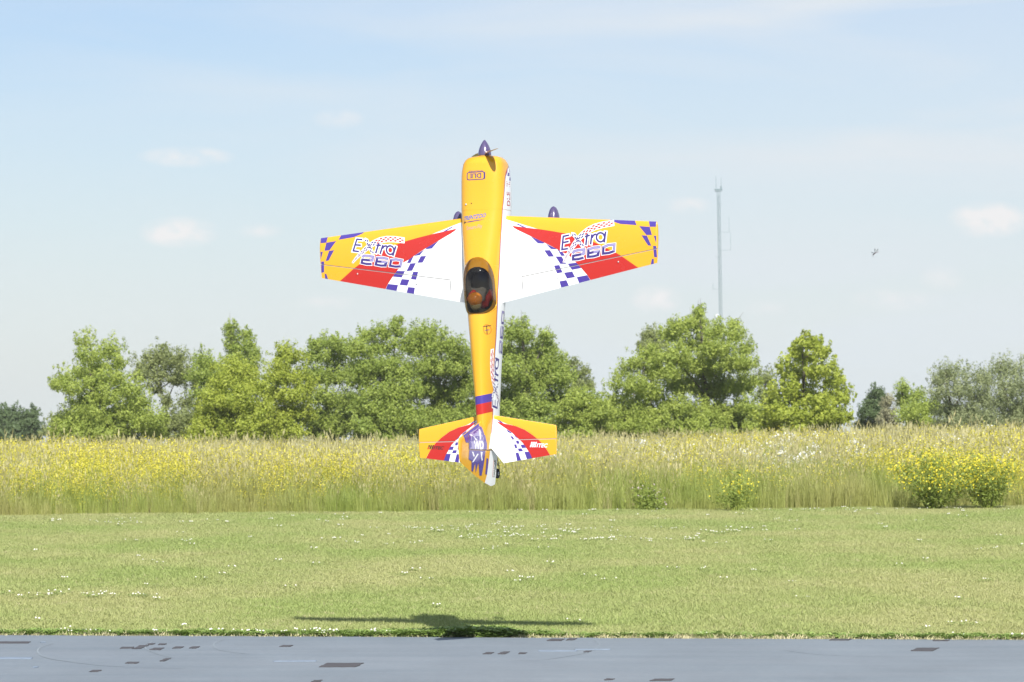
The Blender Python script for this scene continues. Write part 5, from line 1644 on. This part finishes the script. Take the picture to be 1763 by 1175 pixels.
# fin and rudder -------------------------------------------------------------------
fLE = lambda y: float(np.interp(y, [-.52, -.188, -.10, .07], [-1.0715, -.9652, -.935, -.935]))
def fTE(y): return float(np.interp(y, [-.52, -.2742, -.0907, -.0032, .03, .07], [-1.2202, -1.3046, -1.3574, -1.3757, -1.374, -1.3647]))
fT = lambda y: float(np.interp(y, [-.52, -.15, -.05, .07], [.10, .105, .11, .115]))
fin_f = Foil(fLE, fTE, fT, [.070, .03, 0, -.05, -.09, -.15, -.22, -.28, -.34, -.385, -.44, -.48, -.515], lambda p, q, h: (h, p, q))
hz = -1.142
hl = [((-1, hz + .003), (1, hz + .003)), ((-1, hz - .003), (1, hz - .003))]
vl = [((-.384, -2), (-.384, 0)), ((-.388, -2), (-.388, 0)), ((-.05, -2), (-.05, 0))]
is_fin = lambda p, q: -.384 < p < -.05 and q > hz + .003
is_rud = lambda p, q: q < hz - .003 or p < -.388
fin, = split_foil(fin_f, hl + vl, [('fin', is_fin, plane, M['yellow'])])
rud, = split_foil(fin_f, hl + vl, [('rudder', is_rud, plane, M['yellow'])])
pyobj('hinge_strip', [(s * .008, y, hz + d) for s in (1, -1) for y in (.065, -.384) for d in (.004, -.004)], [(0, 1, 3, 2), (4, 5, 7, 6), (0, 1, 5, 4)], M['wood'], fin)
FA = {"p1": [[-0.1883, -0.9644], [-0.1426, -1.0438], [-0.1045, -1.0515], [-0.1029, -1.1374], [-0.3806, -1.1417], [-0.3895, -1.0983], [-0.4324, -1.0969], [-0.4575, -1.0559], [-.45, -1.03]], "p2": [[-0.3813, -1.1462], [-0.1255, -1.1462], [-0.1334, -1.207], [-0.1599, -1.3077], [-0.1927, -1.308], [-0.2272, -1.2249], [-0.2574, -1.292], [-0.2761, -1.2255], [-0.3004, -1.2841], [-0.3252, -1.2802], [-0.3353, -1.2158], [-0.3834, -1.2061]], "p3": [[-0.1032, -1.1941], [-0.0725, -1.1978], [-0.0717, -1.3006], [-0.1046, -1.2988]], "slash1": [[-0.3709, -1.044], [-0.3385, -1.0433], [-0.2533, -1.0772], [-0.2753, -1.0838]], "slash2": [[-0.223, -1.0077], [-0.2012, -1.0094], [-0.1986, -1.0741], [-0.2149, -1.0723]]}
FW = [[[-0.3381, -1.1556], [-0.3164, -1.1553], [-0.2906, -1.1841], [-0.307, -1.1884]], [[-0.2518, -1.1668], [-0.2301, -1.1686], [-0.3031, -1.2217], [-0.327, -1.2241]], [[-0.2022, -1.1536], [-0.1695, -1.1552], [-0.1761, -1.1825], [-0.1608, -1.2074], [-0.1775, -1.2118]]]
polys = [(FA['p1'], 'purple', 0), (FA['p2'], 'purple', 0), (FA['p3'], 'purple', 0), (FA['slash1'], 'white', 3), (FA['slash2'], 'white', 3)] + [(q, 'white', 3) for q in FW]
# inner lighter field and letters
polys.append(([[-0.36, -1.035], [-0.21, -.995], [-0.165, -1.05], [-0.15, -1.1374], [-0.366, -1.1374]], 'lav', 1))
tp, wd = text_polys('WD', 1, bold=.05)
polys += [([(-.305 + (x / wd) * .15, -1.136 + (y / .72) * .052) for x, y in q], 'white', 5) for q in tp]
for k in range(5):
    yy = -.35 + .045 * k
    polys.append(([[yy, -1.06 - .01 * (k % 2)], [yy + .012, -1.06], [yy + .010, -1.085 - .02 * (k % 3)], [yy + .002, -1.085]], 'lav', 2))
low_white = [([[-.052, -1.1452], [.075, -1.1452], [.075, -1.40], [-.12, -1.40], [-.078, -1.30]], 'white', 1)]
tp, wd = text_polys('HANGAR', 1, bold=.03)
small = [([(.055 - (y / .72) * .030, -1.318 + (x / wd) * .115) for x, y in q], 'black', 5) for q in tp] + [([[.012, -1.318], [.018, -1.318], [.018, -1.20], [.012, -1.20]], 'red', 4)]
fc = hl + vl + [((-.515, -2), (-.515, 0))] + [((y, -2), (y, 0)) for y in (-.48, -.44, -.34, -.28, -.22, -.15, -.09, 0, .03)] + [((-1, z), (1, z)) for z in (-1.0, -1.02, -1.05, -1.09, -1.18, -1.22, -1.26, -1.30, -1.34)] + \
     [((fin_f.P[i], fTE(fin_f.P[i]) + .001), (fin_f.P[i + 1], fTE(fin_f.P[i + 1]) + .001)) for i in range(len(fin_f.P) - 1)] + [((-.52, fLE(-.52) - .001), (-.188, fLE(-.188) - .001))]
ins = lambda p, q: fTE(p) + .0005 < q < fLE(p) - .0005 and -.515 < p < .070
for s in (1, -1):
    mp_ = lambda p, q, l, s=s: fin_f.to3(p, q, s * (fin_f.h(p, q) + l + .0012))
    decal('emblem', polys, fc, mp_, fin, lambda p, q: ins(p, q) and is_fin(p, q))
    decal('emblem', polys, fc, mp_, rud, lambda p, q: ins(p, q) and is_rud(p, q))
    decal('white_panel', low_white, fc, mp_, rud, lambda p, q: ins(p, q) and is_rud(p, q))
    decal('lettering', small, fc, mp_, rud, lambda p, q: ins(p, q) and is_rud(p, q))
for s in (1, -1):
    V = []; F = []
    tube(V, F, [Vector((s * .03, .01, -.99)), Vector((s * .045, .02, -1.155))], [.0015, .0015], 5)
    tube(V, F, [Vector((0, .02, -1.155)), Vector((s * .048, .02, -1.155))], [.003, .002], 5)
    pyobj('control_rod', V, F, M['metal'], plane)

# ------------------------------------------------------------------ flying insect
def insect():
    D = 17.0
    c = at(1506, 435, D)
    root = empty('dragonfly', c)
    tag(root, 'tiny dark dragonfly in the empty sky to the right of the mast', 'insect')
    m_body = principled('insect_body', (.045, .03, .03), .5)
    m_wing = bpy.data.materials.new('insect_wing'); m_wing.use_nodes = True
    b = m_wing.node_tree.nodes['Principled BSDF']; b.inputs['Base Color'].default_value = (.30, .33, .33, 1); b.inputs['Alpha'].default_value = .55; b.inputs['Roughness'].default_value = .3
    s = D / 6786        # one pixel of the photograph in metres here
    def P(x, y, d=0): return Vector((x * s, d * s, -y * s))
    V = []; F = []
    tube(V, F, [P(-2.2, 3.4), P(-1.6, 2.6), P(-.4, 1.6), P(1.0, .8), P(1.4, .5)], [.3 * s, 1.1 * s, 1.25 * s, .9 * s, .4 * s], 10)
    body = pyobj('body', V, F, m_body, root, smooth=True)
    V = []; F = []
    tube(V, F, [P(1.2, .6), P(3.2, 0), P(5.4, -.8), P(7.2, -1.4)], [.6 * s, .45 * s, .38 * s, .2 * s], 8)
    pyobj('tail', V, F, principled('insect_tail', (.16, .07, .07), .5), root, smooth=True)
    sphere_mesh('head', tuple(P(-2.6, 3.6)), .9 * s, m_body, root)
    for (a, b_, cc, d) in (((0, 1), (1.2, -7), (3.6, -6.2), 1.5), ((.5, .8), (4.6, -6.8), (6.2, -4.0), -1.5), ((-.4, 1.4), (-5.2, -1.5), (-4.6, .8), 2.5), ((.2, 1.2), (-1.5, -5.5), (.4, -6), -3)):
        p0, p1, p2 = P(*a), P(*b_, d * 3), P(*cc, d * 3)
        th = Vector((0, .0003, 0))
        m1 = (p0 + p1) / 2 + (p1 - p2) * .15; m2 = (p0 + p2) / 2 + (p2 - p1) * .1
        pts = [p0, m1, p1, (p1 + p2) / 2 + (p1 - p0) * .06, p2, m2]
        n = len(pts)
        pyobj('wing', [tuple(q) for q in pts] + [tuple(q + th) for q in pts], [tuple(range(n)), tuple(range(n, 2 * n))[::-1]] + [(i, (i + 1) % n, n + (i + 1) % n, n + i) for i in range(n)], m_wing, root)
    for (x, y) in ((-7, 6.5), (-4.5, 8.2), (-3, 9)):
        V = []; F = []
        tube(V, F, [P(-1.5, 2.8), P(x * .6, y * .62), P(x, y)], [.18 * s, .14 * s, .1 * s], 5)
        pyobj('leg', V, F, m_body, root)
insect()
